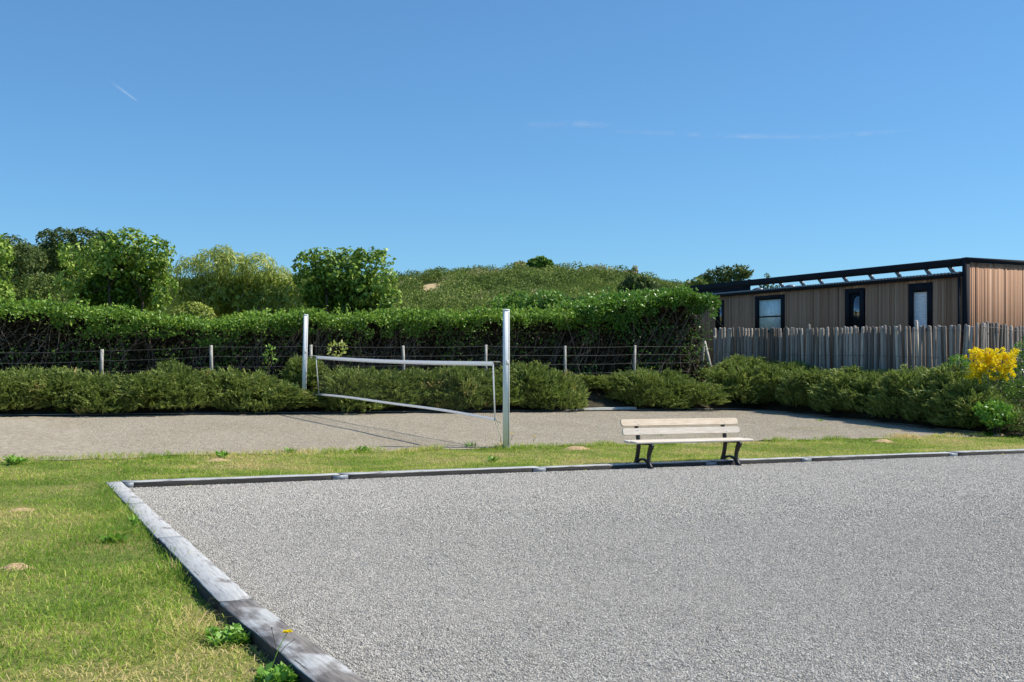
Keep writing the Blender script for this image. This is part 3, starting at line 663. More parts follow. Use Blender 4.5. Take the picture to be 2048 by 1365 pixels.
tree('broadleaf_tree', 'flat topped bright leafy tree right of the feathery shrub', 'tree',
     [(x_, 517-6*(k_ % 3), 8, -.2+.15*(k_ % 2)) for k_, x_ in enumerate(range(600, 782, 15))]+[(615, 530, 28, 0), (650, 522, 26, 0), (695, 522, 28, 0), (745, 528, 30, 0), (622, 562, 32, .1), (672, 548, 38, 0), (715, 548, 36, 0), (765, 560, 28, -.2), (778, 598, 24, -.2), (725, 585, 28, -.1), (745, 605, 34, 1.6), (690, 595, 40, 1.8), (640, 600, 34, 1.7)],
     35.5, M['broad'], M['bark'], 231, .15, 235, GT, [(655, .05), (700, .045), (740, .045)], hue=.6, gap=.44, inner=[(645, 590, 36, .6), (690, 585, 38, .6), (735, 585, 36, .6), (700, 605, 40, .5)])
tree('dome_bush', 'small pale green dome shaped bush peeping over the long hedge', 'bush', [(385, 630, 28, 0), (362, 634, 22, 0), (408, 634, 22, 0), (395, 628, 22, 0)], 33, M['willow'], M['bark'], 241, .13, 600, None, wr=.3, gap=.2, hue=.42)
tree('laurel_shrub', 'loose green shrub rising behind the junction of both hedges', 'shrub', [(1005, 612, 24, 0), (1040, 605, 24, 0), (1085, 603, 24, 0), (1110, 600, 20, 0), (1060, 622, 26, .2), (1025, 625, 22, .1), (1105, 622, 24, .1)], 38, M['hedge2'], M['bark'], 251, .12, 300, None, gap=.3, hue=.6)
dk = [('dark evergreen tree on the left slope, leftmost of the dark ones', [(-20, 500, 40, 0), (20, 505, 38, 0), (55, 520, 34, 0), (20, 560, 45, 0), (60, 575, 36, 0)]),
      ('tall dark evergreen tree on the left slope with wide top above the leafy tree', [(95, 478, 20, 0), (125, 478, 24, 0), (165, 478, 24, 0), (140, 510, 36, 0), (100, 520, 30, 0), (110, 565, 42, 0)]),
      ('dark evergreen tree peeping out behind the big leafy tree', [(195, 478, 18, 0), (215, 480, 18, 0), (200, 505, 30, 0), (215, 540, 40, 0)])]
for q, (lb_, lo) in enumerate(dk):
    tree('evergreen_tree', lb_, 'tree', lo, 60+2*q, M['conifer'], M['bark'], 261+q, .22, 120, 'dark evergreens on the left slope', wr=.5, gap=.3, hue=.45+.1*(q == 0))
tree('grey_green_shrub', 'grey green shrub filling the gap left of the large leafy tree', 'shrub', [(45, 585, 40, 0), (85, 600, 36, 0), (100, 575, 30, .3), (20, 600, 30, 0)], 40, M['heath'], M['bark'], 271, .13, 260, None, wr=.45, hue=.32)
tree('pine_tree', 'dark flat topped pine standing behind the wooden cabin', 'tree', [(1425, 555, 16, 0), (1447, 548, 17, 0), (1475, 545, 17, 0), (1492, 543, 11, 0), (1462, 560, 18, 0), (1488, 558, 12, 0), (1410, 563, 14, 0)], 75, M['conifer'], M['bark'], 281, .3, 130, None, wr=.35, gap=.4, hue=.5, base=1)
tree('roadside_bush', 'olive bush left of the pine beside the cabin roof', 'bush', [(1395, 566, 12, 0), (1380, 572, 10, 0), (1405, 572, 10, 0)], 72, M['heath'], M['bark'], 283, .25, 130, None, hue=.5, base=1)
tree('slender_tree', 'small tree top showing above the cabin roof vents', 'tree', [(1536, 562, 8, 0), (1534, 553, 4, 0), (1548, 572, 10, 0), (1528, 572, 8, 0)], 70, M['conifer'], M['bark'], 285, .2, 150, None, hue=.5, base=1)
tree('ridge_tree', 'round dark green tree on the ridge of the hill', 'tree', [(1068, 528, 11, 0), (1082, 524, 12, 0), (1096, 528, 10, 0), (1082, 533, 11, 0)], 188, M['hedge'], M['bark'], 287, .5, 70, None, wr=.7, hue=.4, base=float(hill_at(1082, 188)))
tree('ridge_bush', 'small brownish bush on the ridge left of the round tree', 'bush', [(1034, 531, 7, 0), (1046, 530, 7, 0)], 188, M['shrub'], M['bark'], 289, .45, 80, None, wr=.6, hue=.95, base=float(hill_at(1040, 188)))
tree('ridge_thorn', 'pointed brown bush on the ridge right of the round tree', 'bush', [(1268, 544, 7, 0), (1270, 536, 4, 0), (1256, 547, 7, 0)], 186, M['shrub'], M['bark'], 291, .4, 80, None, wr=.5, hue=.95, base=float(hill_at(1268, 186)))
tree('hillside_tree', 'dark bushy tree low on the hill behind the taller hedge', 'tree', [(1265, 565, 16, 0), (1285, 570, 18, 0), (1305, 575, 14, 0), (1250, 575, 14, 0), (1280, 590, 22, 0)], 95, M['conifer'], M['bark'], 293, .3, 110, None, hue=.55, base=1.5)

# ---------------------------------------------------------------- needle shrubs in front of the fences
def shrub_mesh(seed, rx, ry, h, n=2600, L0=.27):
    r = np.random.default_rng(seed); mb = MB()
    lobes = [(0, 0, h*.5, .62)]+[(r.uniform(-.55, .55)*rx, r.uniform(-.5, .5)*ry, h*r.uniform(.42, .72), r.uniform(.34, .52)) for _ in range(7)]
    P_, D_, R_ = [], [], []
    for (a, b, c, s_) in lobes:
        k = int(n*s_*s_/2.0); dv = nrm(r.normal(size=(k, 3))); rad = (1-.3*r.random(k)**1.5)*(1+.55*(vn(dv*2.6+[a, b, c], seed)-.5))
        p = np.array([a, b, c])+dv*rad[:, None]*np.array([rx*s_, ry*s_, h*s_*.8])
        P_.append(p); D_.append(nrm(dv*[.75, .75, .4]+[0, 0, .62]+r.normal(size=(k, 3))*.22)); R_.append(.35+.5*(vn(p*2.2, seed+1)-.5)+.15*dv[:, 2]*0+r.normal(0, .13, k))
    # skirt to the ground
    k = int(n*.28); th = r.uniform(0, 2*math.pi, k); q = r.random(k); rad = .92+.1*r.random(k)
    p = np.stack([np.cos(th)*rx*rad*.86, np.sin(th)*ry*rad*.86, q*h*.45], 1); P_.append(p); D_.append(nrm(np.stack([np.cos(th)*.6, np.sin(th)*.6, np.full(k, .7)], 1)+r.normal(size=(k, 3))*.3)); R_.append(.35+.4*(vn(p*2.2, seed+1)-.5)+r.normal(0, .12, k))
    P_ = np.concatenate(P_); D_ = np.concatenate(D_); R_ = np.clip(np.concatenate(R_), 0, 1)
    keep = (P_[:, 2] > .0) & (vn(P_*3.0, seed+2) > .30); P_, D_, R_ = P_[keep], D_[keep], R_[keep]
    brown = vn(P_*1.6, seed+4) > .82; R_ = np.where(brown, np.clip(R_+.35, 0, 1), R_)
    k = len(P_); L = L0*r.uniform(.55, 1.5, k)           # upright brush-like shoots: a curved spine of blades with short needles round it
    for t in range(2):
        mb.leaves(P_-D_*L[:, None]*.25, nrm(D_+r.normal(size=(k, 3))*.06), nrm(r.normal(size=(k, 3))), L*1.1, L*r.uniform(.10, .16, k), R_, .6, .12)
    for t in range(5):
        f_ = r.uniform(-.1, .75, k)[:, None]; d = nrm(D_*.8+nrm(r.normal(size=(k, 3)))*.75)
        mb.leaves(P_+D_*L[:, None]*f_, d, nrm(r.normal(size=(k, 3))), L*r.uniform(.22, .4, k), L*r.uniform(.07, .12, k), np.clip(R_+r.normal(0, .1, k)+.1*f_[:, 0], 0, 1), .5, .1)
    return mb
SH = [shrub_mesh(301+q, *dims).mesh('needle_shrub', M['shrub']) for q, dims in enumerate([(1.15, .95, 1.35), (1.0, .9, 1.2), (1.25, 1.0, 1.45), (.95, .85, 1.3), (1.1, .95, 1.5)])]
SHL = [shrub_mesh(321+q, *dims, 2400, .33).mesh('needle_shrub', M['shrub']) for q, dims in enumerate([(1.2, 1.1, 1.5), (1.1, 1.05, 1.35), (1.3, 1.1, 1.6)])]
wood = MB(); rw = np.random.default_rng(5)
for _ in range(22):
    th = rw.uniform(0, 6.28); t = np.linspace(0, 1, 5)[:, None]; en = np.array([math.cos(th)*.6, math.sin(th)*.5, rw.uniform(.5, 1.0)]); wood.tube(t*en+np.sin(t*3)*rw.normal(0, .05, 3), np.linspace(.018, .006, 5), 5)
WOOD = wood.mesh('branches', M['shrub_wood'], True)
def put_shrub(mesh, u, v, s, rz, sz, label, group):
    e = bpy.data.objects.new('needle_shrub', None); C.objects.link(e); e.empty_display_size = .2
    e.location = (u, v, float(ground(u, v))-.03); e.rotation_euler = (0, 0, rz); e.scale = (s, s, s*sz)
    f = bpy.data.objects.new('foliage', mesh); C.objects.link(f); f.parent = e
    b = bpy.data.objects.new('branches', WOOD); C.objects.link(b); b.parent = e
    return tag(e, label, 'shrub', group)
GA = 'needle shrubs along the back of the gravel court'; GB = 'needle shrubs below the paling fence'
# back row: (photo column of its centre, photo row of its top, label)
rows = [(-150, 740, 'needle shrub of the back row outside the left photo edge'),(-40, 742, 'dark needle shrub cut by the left photo edge at the back of the court'), (85, 736, 'needle shrub left of the first pale fence post'), (195, 748, 'low needle shrub right under the first pale fence post from the left'),
        (300, 738, 'needle shrub midway between the first and second pale fence posts'), (405, 735, 'needle shrub under the second pale fence post from the left'), (500, 728, 'needle shrub left of the far net post with a reddish twig above it'), (604, 782, 'low needle shrub hiding the foot of the far net post'),
        (652, 768, 'low needle shrub under the lower left corner of the net'), (705, 728, 'needle shrub behind the left end of the net'), (770, 738, 'brownish topped needle shrub behind the left half of the net'), (850, 728, 'needle shrub behind the middle of the net'), (915, 724, 'tallest pale topped needle shrub behind the right half of the net'), (975, 730, 'needle shrub behind the right end of the net'),
        (1045, 718, 'broad needle shrub just right of the near net post'), (1110, 735, 'needle shrub overhanging the pale slab at the back of the court'), (1200, 745, 'needle shrub right of the pale slab'), (1262, 742, 'needle shrub under the rightmost upright fence post'), (1325, 748, 'needle shrub left of the sparse brownish one'), (1385, 758, 'sparse brownish needle shrub in the back right corner')]
for q, (x, y, lb_) in enumerate(rows):
    v = 9.98+.25*((q*7) % 3-1)+(.85 if x == 1200 else 0); p = on_v(x, 800, v); top = on_v(x, y, v)[2]; h = top-float(ground(p[0], v))
    mesh = SH[(q*3) % 5]; mh = [1.35, 1.2, 1.45, 1.3, 1.5][(q*3) % 5]
    put_shrub(mesh, float(p[0]), v, 1.0+.12*((q*5) % 3-1)*.6, q*1.9, h/mh/(1.0+.12*((q*5) % 3-1)*.6)*.82, lb_, GA)
gapl = [(-90, 'outside the photo on the left'), (20, 'at the left photo edge'), (140, 'left of the first pale fence post'), (250, 'right of the first pale fence post'), (352, 'left of the second pale fence post'), (455, 'right of the second pale fence post'), (548, 'left of the far net post'), (740, 'seen through the left half of the net'), (812, 'seen through the middle of the net'), (882, 'seen through the right half of the net'), (945, 'seen through the right end of the net'), (1015, 'straight behind the near net post'), (1080, 'right of the near net post'), (1300, 'beside the pale slab on its far right'), (1358, 'near the back right corner')]
for q, (x, lb_) in enumerate(gapl):
    p = on_v(x, 800, 9.85); put_shrub(SH[(q*2+1) % 5], float(p[0]), 9.85+.07*(q % 3), .92, q*2.7+.4, .62+.07*((q*5) % 3), 'low shrub in front of the back row, '+lb_, GA)
# second rank so that the back row closes behind
right = [(1440, 735, 14.9, 'needle shrub at the left foot of the paling fence'), (1510, 718, 15.0, 'tall needle shrub under the first cabin window'), (1575, 722, 14.9, 'tall needle shrub right of the tallest one under the paling fence'), (1640, 740, 14.8, 'needle shrub in front of the middle of the paling fence'), (1700, 737, 14.9, 'needle shrub below the narrow dark cabin window'),
         (1765, 742, 14.8, 'needle shrub with long curved sprigs, left of the one below the blind'), (1830, 738, 14.8, 'needle shrub below the cabin window with the white blind'), (1895, 735, 14.7, 'needle shrub left of the yellow blossom'), (1960, 790, 14.4, 'low dark needle shrub below the yellow blossom')]
lowl = ['the left end of the paling fence', 'the first cabin window', 'the wall left of the narrow window', 'the middle of the paling fence', 'the narrow dark window', 'the wall right of the narrow window', 'the window with the white blind', 'the cabin corner', 'the yellow blossom']
for q, (x, y, u, lb_) in enumerate(right):
    p = on_u(x, 800, u); top = on_u(x, y, u)[2]; h = top-float(ground(u, p[1])); mh = [1.5, 1.35, 1.6][q % 3]; s = 1.0+.1*((q*5) % 3-1)
    put_shrub(SHL[q % 3], u, float(p[1]), s, q*2.3, h/mh/s*.87, lb_, GB)
    if x < 1900:
        p2 = on_u(x+34, 800, u-.15); put_shrub(SHL[(q+1) % 3], u-.35, float(p2[1])-.4, .85, q*1.1, .78, 'low front needle shrub overhanging the court edge below '+lowl[q], GB)

put_shrub(SH[1], float(on_v(612, 800, 11.1)[0]), 11.0, .8, 1., .75, 'needle shrub behind the far net post', GA)
for q, (u, v, s_, z_, lb_) in enumerate([(13.6, 10.0, .95, .72, 'needle shrub in the inner corner left of the paling fence shrubs'), (14.5, 11.2, .9, .62, 'needle shrub behind the corner one, at the foot of the crossed stakes'), (14.6, 9.6, .9, .72, 'needle shrub first in the right hand row, at the court corner')]):
    put_shrub(SHL[q], u, v, s_, q*1.3+.5, z_, lb_, GB)
# ---------------------------------------------------------------- wire fence before the hedge
we = empty('wire_fence', (0, 11.25, float(ground(0, 11.25))), 'wire fence on weathered stakes between needle shrubs and hedge', 'fence')
FV = 11.3
posts = [(-215, 704, 790), (-20, 703, 790), (204, 699, 780), (422, 691, 780), (622, 690, 780), (806, 692, 770), (972, 690, 770), (1130, 692, 770), (1270, 691, 770)]
PT = []
for q, (x, y, yb) in enumerate(posts):
    t = on_v(x, y, FV); g0 = float(ground(t[0], FV)); PT.append(t); r = np.random.default_rng(400+q)
    pts = [np.array([t[0]+r.normal(0, .03), FV, g0-.1]), np.array([t[0]+r.normal(0, .01), FV, (g0+t[2])/2]), t]
    MB().tube(pts, [.05, .048, .044], 8).build('post', M['fpost'], we)
PT = sorted(PT, key=lambda p: p[0])
for k, f_ in enumerate((.04, .30, .58, .86)):
    pts = []
    for a, b in zip(PT[:-1], PT[1:]):
        for t in np.linspace(0, 1, 6)[:-1]:
            q = a+(b-a)*t; pts.append([q[0], FV-.055, q[2]-f_*1.05-.02*math.sin(math.pi*t)])
    pts.append([PT[-1][0], FV-.055, PT[-1][2]-f_*1.05]); pts.append([PT[-1][0]+2.2, FV-.055, PT[-1][2]-f_*1.05])
    MB().tube(pts, .0032, 4).build('wire', M['wire'], we)
mb = MB()                                               # chain-link behind the stakes
ua, ub = PT[0][0], PT[-1][0]+2
for s_ in (-1, 1):
    for x0 in np.arange(ua-1.5, ub+1.5, .13):
        x1 = x0+s_*1.1
        if ua < x0 < ub and ua < x1 < ub:
            zt_ = np.interp((x0+x1)/2, [p[0] for p in PT], [p[2] for p in PT])
            mb.tube([(x0, FV+.06, zt_-.75), (x1, FV+.06, zt_+.42)], .0007, 3, cap=False)
pts = [(p[0], FV+.06, p[2]+.42) for p in PT]; mb.tube(pts, .002, 4)
mb.build('chain_link', M['link'], we)
# the two crossed stakes by the paling fence
lean = empty('old_stake', on_u(1407, 752, 14.6), 'old stake leaning against its upright neighbour left of the paling fence', 'stake', 'old stakes')
a, b = on_u(1426, 757, 14.6), on_u(1409, 683, 14.6); MB().tube([a, (a+b)/2+(0, 0, .01), b], [.06, .055, .05], 8).build('pole', M['fpost'], lean)
st_ = empty('old_stake', on_u(1405, 760, 14.9), 'upright dark old stake at the left end of the paling fence', 'stake', 'old stakes')
a, b = on_u(1401, 765, 14.9), on_u(1408, 688, 14.9); MB().tube([a, (a+b)/2, b], [.06, .055, .05], 8).build('pole', M['pale'], st_)

# ---------------------------------------------------------------- chestnut paling fence
FU = 16.0
def paling(run, label, seed):
    r = np.random.default_rng(seed); p0 = run[0]
    e = empty('paling_fence', (*p0[:2], float(ground(p0[0], p0[1]))), label, 'fence', 'chestnut paling fences'); tops = []
    for q, t in enumerate(run):
        g0 = float(ground(t[0], t[1])); rad = r.uniform(.044, .064); tall = r.random() < .025
        h = t[2]+r.normal(0, .022)+(.14 if tall else 0); lx, ly = r.normal(0, .025), r.normal(0, .055)
        if tall: rad = .065
        pts = [np.array([t[0], t[1], g0-.05]), np.array([t[0]+lx*.4+r.normal(0, .012), t[1]+ly*.4+r.normal(0, .014), g0+(h-g0)*.45]), np.array([t[0]+lx, t[1]+ly, h-.03]), np.array([t[0]+lx, t[1]+ly, h])]
        th = np.arange(6)*math.pi/3+r.uniform(0, 1); pr = np.stack([np.cos(th)*r.uniform(.75, 1.1, 6), np.sin(th)*r.uniform(.7, 1.05, 6)], 1)
        MB().tube(pts, [rad*1.02, rad, rad*.93, rad*.55], prof=pr, rnd=np.clip(r.normal(.45, .34), 0, 1)).build('pale', M['pale'], e); tops.append(np.array([t[0], t[1], t[2]]))
    tops = np.array(tops); n = nrm(tops[-1]-tops[0]); side = np.array([-abs(n[1]), -abs(n[0]), 0])*.062
    for f_ in (.14, .95):
        for k in (-1, 1):
            pts = tops+side*k; pts[:, 2] -= f_; MB().tube(pts, .006, 4).build('wire', M['wire'], e)
x0 = on_u(1432, 656, FU); x1 = on_u(1942, 651, FU); vs = np.arange(x0[1], x1[1], -.124)
runA = [np.array([FU+.03*math.sin(v*2.1), v, np.interp(v, [x1[1], 6.5, 9, x0[1]], [x1[2], x1[2]+.08, x0[2]-.14, x0[2]])]) for v in vs]
paling(runA, 'grey paling fence in shade below the cabin windows', 501)
runB = [np.array([u, x1[1]-.08+.02*math.sin(u*3), x1[2]+.05*math.sin(u*2)+.04]) for u in np.arange(FU+.12, FU+6.2, .124)]
paling(runB, 'brownish sunlit paling fence turning the corner at the right photo edge', 502)

# ---------------------------------------------------------------- wooden cabin
BU = 18.0
cr = on_u(1932, 515, BU); vc = float(cr[1]); vl = float(on_u(1384, 571, BU)[1]); zp = float(cr[2]); ze = float(on_u(1925, 549, BU)[2]); zb = .75; U2 = BU+6.8
ca = empty('wooden_cabin', (BU+3.4, (vc+vl)/2, zb), 'long wooden cabin with dark window frames and black roof beam behind the paling fence', 'cabin')
wins = []                                               # v range and z range of the openings on the long wall
for (xa, xb, yt, yb) in ((1510, 1569, 593.5, 664), (1690, 1727.5, 579, 664), (1817, 1864, 568.5, 662), (1431, 1447, 601, 660)):
    a = on_u(xa, yt, BU); b = on_u(xb, yt-2, BU); wins.append((float(b[1]), float(a[1]), float((HY-yb)/F*(pix(BU, b[1])[1])+CAM[2]), float(a[2])))
MB().box((BU+.06, vc+.06, zb), (U2, vl, ze-.02)).build('wall_core', M['backing'], ca)
def cladding(name, along_v):
    mb = MB(); r = np.random.default_rng(600+along_v); a, b = (vc+.13, vl) if along_v else (BU+.16, U2); x = a
    while x < b:
        wd = r.choice([.05, .062, .075]); z1 = ze-.07 if along_v else zp-.16; dp = r.uniform(.0, .012); rn = np.clip(.48+.22*(vn2(x, 0, .8, 3)-.5)+r.normal(0, .2), 0, 1)
        if along_v:
            segs = [(zb, z1)]
            for (v0_, v1_, z0_, z1_) in wins:
                if x+wd > v0_+.02 and x < v1_-.02: segs = [(zb, z0_+.02), (z1_-.02, z1)]
            for s0, s1 in segs: mb.box((BU+.005+dp, x, s0), (BU+.055, x+wd-.009, s1), rn)
        else: mb.box((x, vc+.005+dp, zb), (x+wd-.009, vc+.055, z1), rn)
        x += wd
    return mb.build(name, M['clad'], ca)
cladding('wall', 1); cladding('end_wall', 0)
for q, (v0_, v1_, z0_, z1_) in enumerate(wins):
    fw = (.12, .22, .2, .2)[q]*(v1_-v0_); f_ = MB(); u0_, u1_ = BU-.012, BU+.058
    f_.box((u0_, v0_, z0_), (u1_, v0_+fw, z1_)); f_.box((u0_, v1_-fw, z0_), (u1_, v1_, z1_)); f_.box((u0_+.001, v0_+fw, z1_-(.17 if q != 2 else .3)), (u1_, v1_-fw, z1_)); f_.box((u0_+.001, v0_+fw, z0_), (u1_, v1_-fw, z0_+.08))
    fo = f_.build('window', M['trim'], ca)
    a, b = v0_+fw, v1_-fw; zt_ = z1_-(.17 if q != 2 else .3)
    pane = MB().box((BU+.035, a, z0_+.08), (BU+.045, b, zt_)).build('pane', {0: M['frost'], 1: M['glass'], 2: M['blind'], 3: M['glass']}[q], fo)
    if q == 0:
        zm = float((HY-632)/F*pix(BU, v0_)[1]+CAM[2]); MB().box((BU+.01, a, zm-.025), (BU+.034, b, zm+.025)).build('glazing_bar', M['trim'], fo)
    if q == 2:
        mb = MB()
        for z in np.arange(z0_+.1, zt_-.01, .055): mb.box((BU+.024, a+.01, z), (BU+.033, b-.01, z+.046))
        mb.build('blind', M['blind'], fo)
MB().box((BU-.03, vc-.02, zb), (BU+.15, vc+.12, zp-.004)).build('corner_post', M['trim'], ca)
MB().tube([(BU-.07, vc+.2, zb), (BU-.07, vc+.2, ze-.1)], .045, 12).build('downpipe', M['trim'], ca)
MB().box((BU-.075, vc+.13, ze-.075), (BU+.004, vl+.1, ze+.03)).build('gutter', M['trim'], ca)
mb = MB(); n = int((vl-vc)/.07); vv = np.linspace(vc+.15, vl+.1, n*2); zz = ze+.03+.045*(np.arange(n*2) % 4 < 2)   # corrugated sheets, slight fall to the back
V = []
for v, z in zip(vv, zz): V += [(BU-.12, v, z), (U2, v, z-.12), (BU-.12, v, z+.012), (U2, v, z-.108)]
Q = []
for k in range(len(vv)-1): Q += [(k*4+2, k*4+3, k*4+7, k*4+6), (k*4, k*4+4, k*4+5, k*4+1), (k*4, k*4+2, k*4+6, k*4+4)]
mb.add(V, Q); mb.build('roof_sheet', M['roofing'], ca)
bt = zp; bb = zp-.255
MB().box((BU+.02, vc+.121, bb), (BU+.14, vl+.12, bt-.006)).build('roof_beam', M['trim'], ca)
MB().box((BU-.032, vc-.035, zp-.16), (U2, vc+.004, zp)).build('end_fascia', M['trim'], ca)
MB().box((BU+.02, vl-.02, ze), (BU+.14, vl+.119, bb-.002)).build('beam_post', M['trim'], ca)
pv = float(on_u(1500, 560, BU+.08)[1]); MB().box((BU+.05, pv, ze+.06), (BU+.11, vl-.021, bb-.003)).build('beam_panel', M['trim'], ca)
for xs_ in (1601, 1638, 1687, 1739, 1793, 1852, 1899, 1560):
    t = on_u(xs_, 560, BU+.08); v = float(t[1]); hz = ze+.02
    MB().hexa([(BU+.28, v-.09, hz-.01), (BU+.36, v-.09, hz-.01), (BU+.36, v+.05, hz-.01), (BU+.28, v+.05, hz-.01), (BU+.04, v-.07, bb+.02), (BU+.12, v-.07, bb+.02), (BU+.12, v+.07, bb+.02), (BU+.04, v+.07, bb+.02)]).build('strut', M['sheet'], ca)
for xs_ in (1581, 1517):
    t = on_u(xs_, 570, BU+.5); v = float(t[1]); p = np.array([BU+.5, v, ze])
    vo = MB().tube([p, p+(0, 0, .12)], .13, 14).build('vent_pipe', M['trim'], ca)
    MB().tube([p+(0, 0, .10), p+(0, 0, .13), p+(0, 0, .19), p+(0, 0, .22)], [.24, .26, .15, .03], 18).build('cowl', M['sheet'], vo, True)
MB().box((U2-.2, vc+.06, ze-.2), (U2-.05, vl-.1, ze-.09)).build('rear_upstand', M['trim'], ca)
# neighbouring dark roof glimpsed over the hedge
p = W(1195, 600, 48); nh = empty('garden_hut', (p[0], p[1], float(ground(p[0], p[1]))), 'dark flat roofed hut mostly hidden behind the taller hedge', 'hut')
a = W(1130, 600, 50); b = W(1262, 594, 46)
dx = nrm(np.array([b[0]-a[0], b[1]-a[1], 0])); nb = np.array([-dx[1], dx[0], 0])
def slab(p, q, z0, z1, dep, off=0.):
    p0 = np.array([p[0], p[1], 0])+nb*off; q0 = np.array([q[0], q[1], 0])+nb*off; P8 = [p0, q0, q0+nb*dep, p0+nb*dep]; za, zb_ = p[2], q[2]
    return [P8[0]+(0, 0, za+z0), P8[1]+(0, 0, zb_+z0), P8[2]+(0, 0, zb_+z0), P8[3]+(0, 0, za+z0), P8[0]+(0, 0, za+z1), P8[1]+(0, 0, zb_+z1), P8[2]+(0, 0, zb_+z1), P8[3]+(0, 0, za+z1)]
MB().hexa(slab(a, b, -.12, .06, 3.2)).build('roof', M['trim'], nh)
MB().hexa(slab(a+dx*.2, b-dx*.2, -3.4, -.121, 2.8, .2)).build('wall', M['backing'], nh)

# ---------------------------------------------------------------- flowering broom and leafy plants on the right
def leafy(name, label, cat, c, rx, rz_, n, mat, leaf, seed, wr=.5, hue=.5, stems=6, flowers=None):
    r = np.random.default_rng(seed); e = empty(name, (c[0], c[1], float(ground(c[0], c[1]))), label, cat)
    dv = nrm(r.normal(size=(n, 3))); p = np.array(c)+dv*(1-.5*r.random(n)**1.3)[:, None]*np.array([rx, rx, rz_])*(1+.5*(vn(dv*2.5, seed)[:, None]-.5)); keep = vn(p*4, seed) > .3; p, dv = p[keep], dv[keep]; n = len(p)
    MB().leaves(p, nrm(dv+r.normal(size=(n, 3))*.6+[0, 0, .3]), nrm(dv+r.normal(size=(n, 3))*.6+[0, 0, .4]), leaf*r.uniform(.7, 1.3, n), leaf*wr*r.uniform(.8, 1.2, n), np.clip(hue+r.normal(0, .2, n), 0, 1)).build('foliage', mat, e)
    ms = MB(); g0 = float(ground(c[0], c[1]))-.05
    for _ in range(stems):
        en = np.array(c)+r.normal(size=3)*[rx*.5, rx*.5, rz_*.4]; t = np.linspace(0, 1, 5)[:, None]; b = np.array([c[0]+r.normal(0, .06), c[1]+r.normal(0, .06), g0]); ms.tube(b+(en-b)*t, np.linspace(.014, .005, 5), 5)
    ms.build('stems', M['shrub_wood'], e)
    return e
dB = pix(14.9, float(on_u(1978, 760, 14.9)[1]))[1]
c = W(1985, 775, dB); e = leafy('broom_shrub', 'shrub topped with bright yellow blossom in front of the paling fence', 'shrub', c, .62, .62, 2600, M['hedge'], .07, 701, hue=.25)
r = np.random.default_rng(702); mb = MB()
for (x, y, n_) in [(1948, 706, 6), (1960, 715, 8), (1985, 710, 8), (2005, 708, 7), (2018, 720, 7), (1950, 738, 8), (1965, 730, 8), (1990, 722, 8), (2000, 735, 7), (2020, 738, 6), (1943, 745, 4), (1975, 722, 8), (1972, 703, 5), (2022, 706, 4), (1995, 748, 3)]:
    for _ in range(n_*2):
        q = W(x+r.normal(0, 8), y+4+r.normal(0, 7), dB-.35+r.normal(0, .14)); k = 26; dv = nrm(r.normal(size=(k, 3))+[0, 0, .3])
        mb.leaves(q+dv*.05*r.random(k)[:, None], dv, nrm(dv+r.normal(size=(k, 3))), np.full(k, .05), np.full(k, .042), r.random(k))
mb.build('blossom', M['yellow'], e)
leafy('leafy_bush', 'mid green bush right of the yellow blossom at the photo edge', 'bush', W(2058, 735, dB+.6), .5, .75, 1800, M['hedge2'], .08, 711, hue=.4)
leafy('dark_bush', 'dark green bush under the yellow blossom at the right photo edge', 'bush', W(2062, 800, dB-.2), .65, .6, 2200, M['hedge'], .07, 712, hue=.2)
leafy('mallow_plant', 'light green leafy plant at the lower right of the shrub bank', 'plant', W(1992, 828, dB-1.5), .45, .3, 900, M['weed'], .09, 713, wr=.8, hue=.45)
leafy('leafy_bush', 'dark needle bush at the lower right photo edge', 'bush', W(2052, 842, dB-1.6), .5, .32, 1500, M['shrub'], .1, 714, wr=.3, hue=.35)
leafy('sapling', 'little light green sapling between needle shrubs and yellow blossom', 'plant', W(1916, 728, dB+.5), .25, .25, 260, M['weed'], .09, 715, hue=.3)
leafy('bramble_spray', 'light green bramble spray growing up left of the far net post', 'plant', on_v(540, 718, 10.9), .16, .45, 90, M['weed'], .10, 716, hue=.8, stems=4)
leafy('bramble_spray', 'yellowish bramble leaves climbing the wire right of the far net post', 'plant', on_v(675, 700, 11.2), .3, .22, 70, M['willow'], .12, 717, hue=.7, wr=.6, stems=4)
# pale slab showing through the gap of the back row and bed edging boards
p = on(1205, 812, lambda u, v: .2+0*u); sl_e = MB()
a = on_v(1165, 816, 9.5); b = on_v(1262, 814, 9.5); zc = float(court(a[0], 9.4))
sl_e.box((a[0]-.2, 9.47, zc-.03), (b[0]+.2, 10.3, zc+.10)); tag(bevel(sl_e.build('concrete_slab', plain('pale_concrete', (.5, .52, .48), .9, .1)), .01), 'pale concrete slab showing between shrubs at the back of the court', 'slab')
kb = MB(); ua_, ub_ = -20, 13.9
for k in range(12):
    x_ = ua_+(ub_-ua_)*k/12; x2 = ua_+(ub_-ua_)*(k+1)/12-.01; kb.hexa([(x_, 9.41, float(court(x_, 9.4))-.1), (x2, 9.41, float(court(x2, 9.4))-.1), (x2, 9.45, float(court(x2, 9.4))-.1), (x_, 9.45, float(court(x_, 9.4))-.1), (x_, 9.41, float(court(x_, 9.4))+.06), (x2, 9.41, float(court(x2, 9.4))+.055), (x2, 9.45, float(court(x2, 9.4))+.055), (x_, 9.45, float(court(x_, 9.4))+.06)])
tag(kb.build('bed_edging', M['sleeper']), 'thin dark edging board along the back of the gravel court', 'edging')
kb = MB()
for k in range(5):
    y_ = .2+9.2*k/5; y2 = .2+9.2*(k+1)/5-.01; z = float(court(13.95, y_)); kb.box((14.06, y_, z-.1), (14.11, y2, z+.06+.01*(k % 2)))
tag(kb.build('bed_edging', M['sleeper']), 'dark edging board along the right side of the gravel court', 'edging')

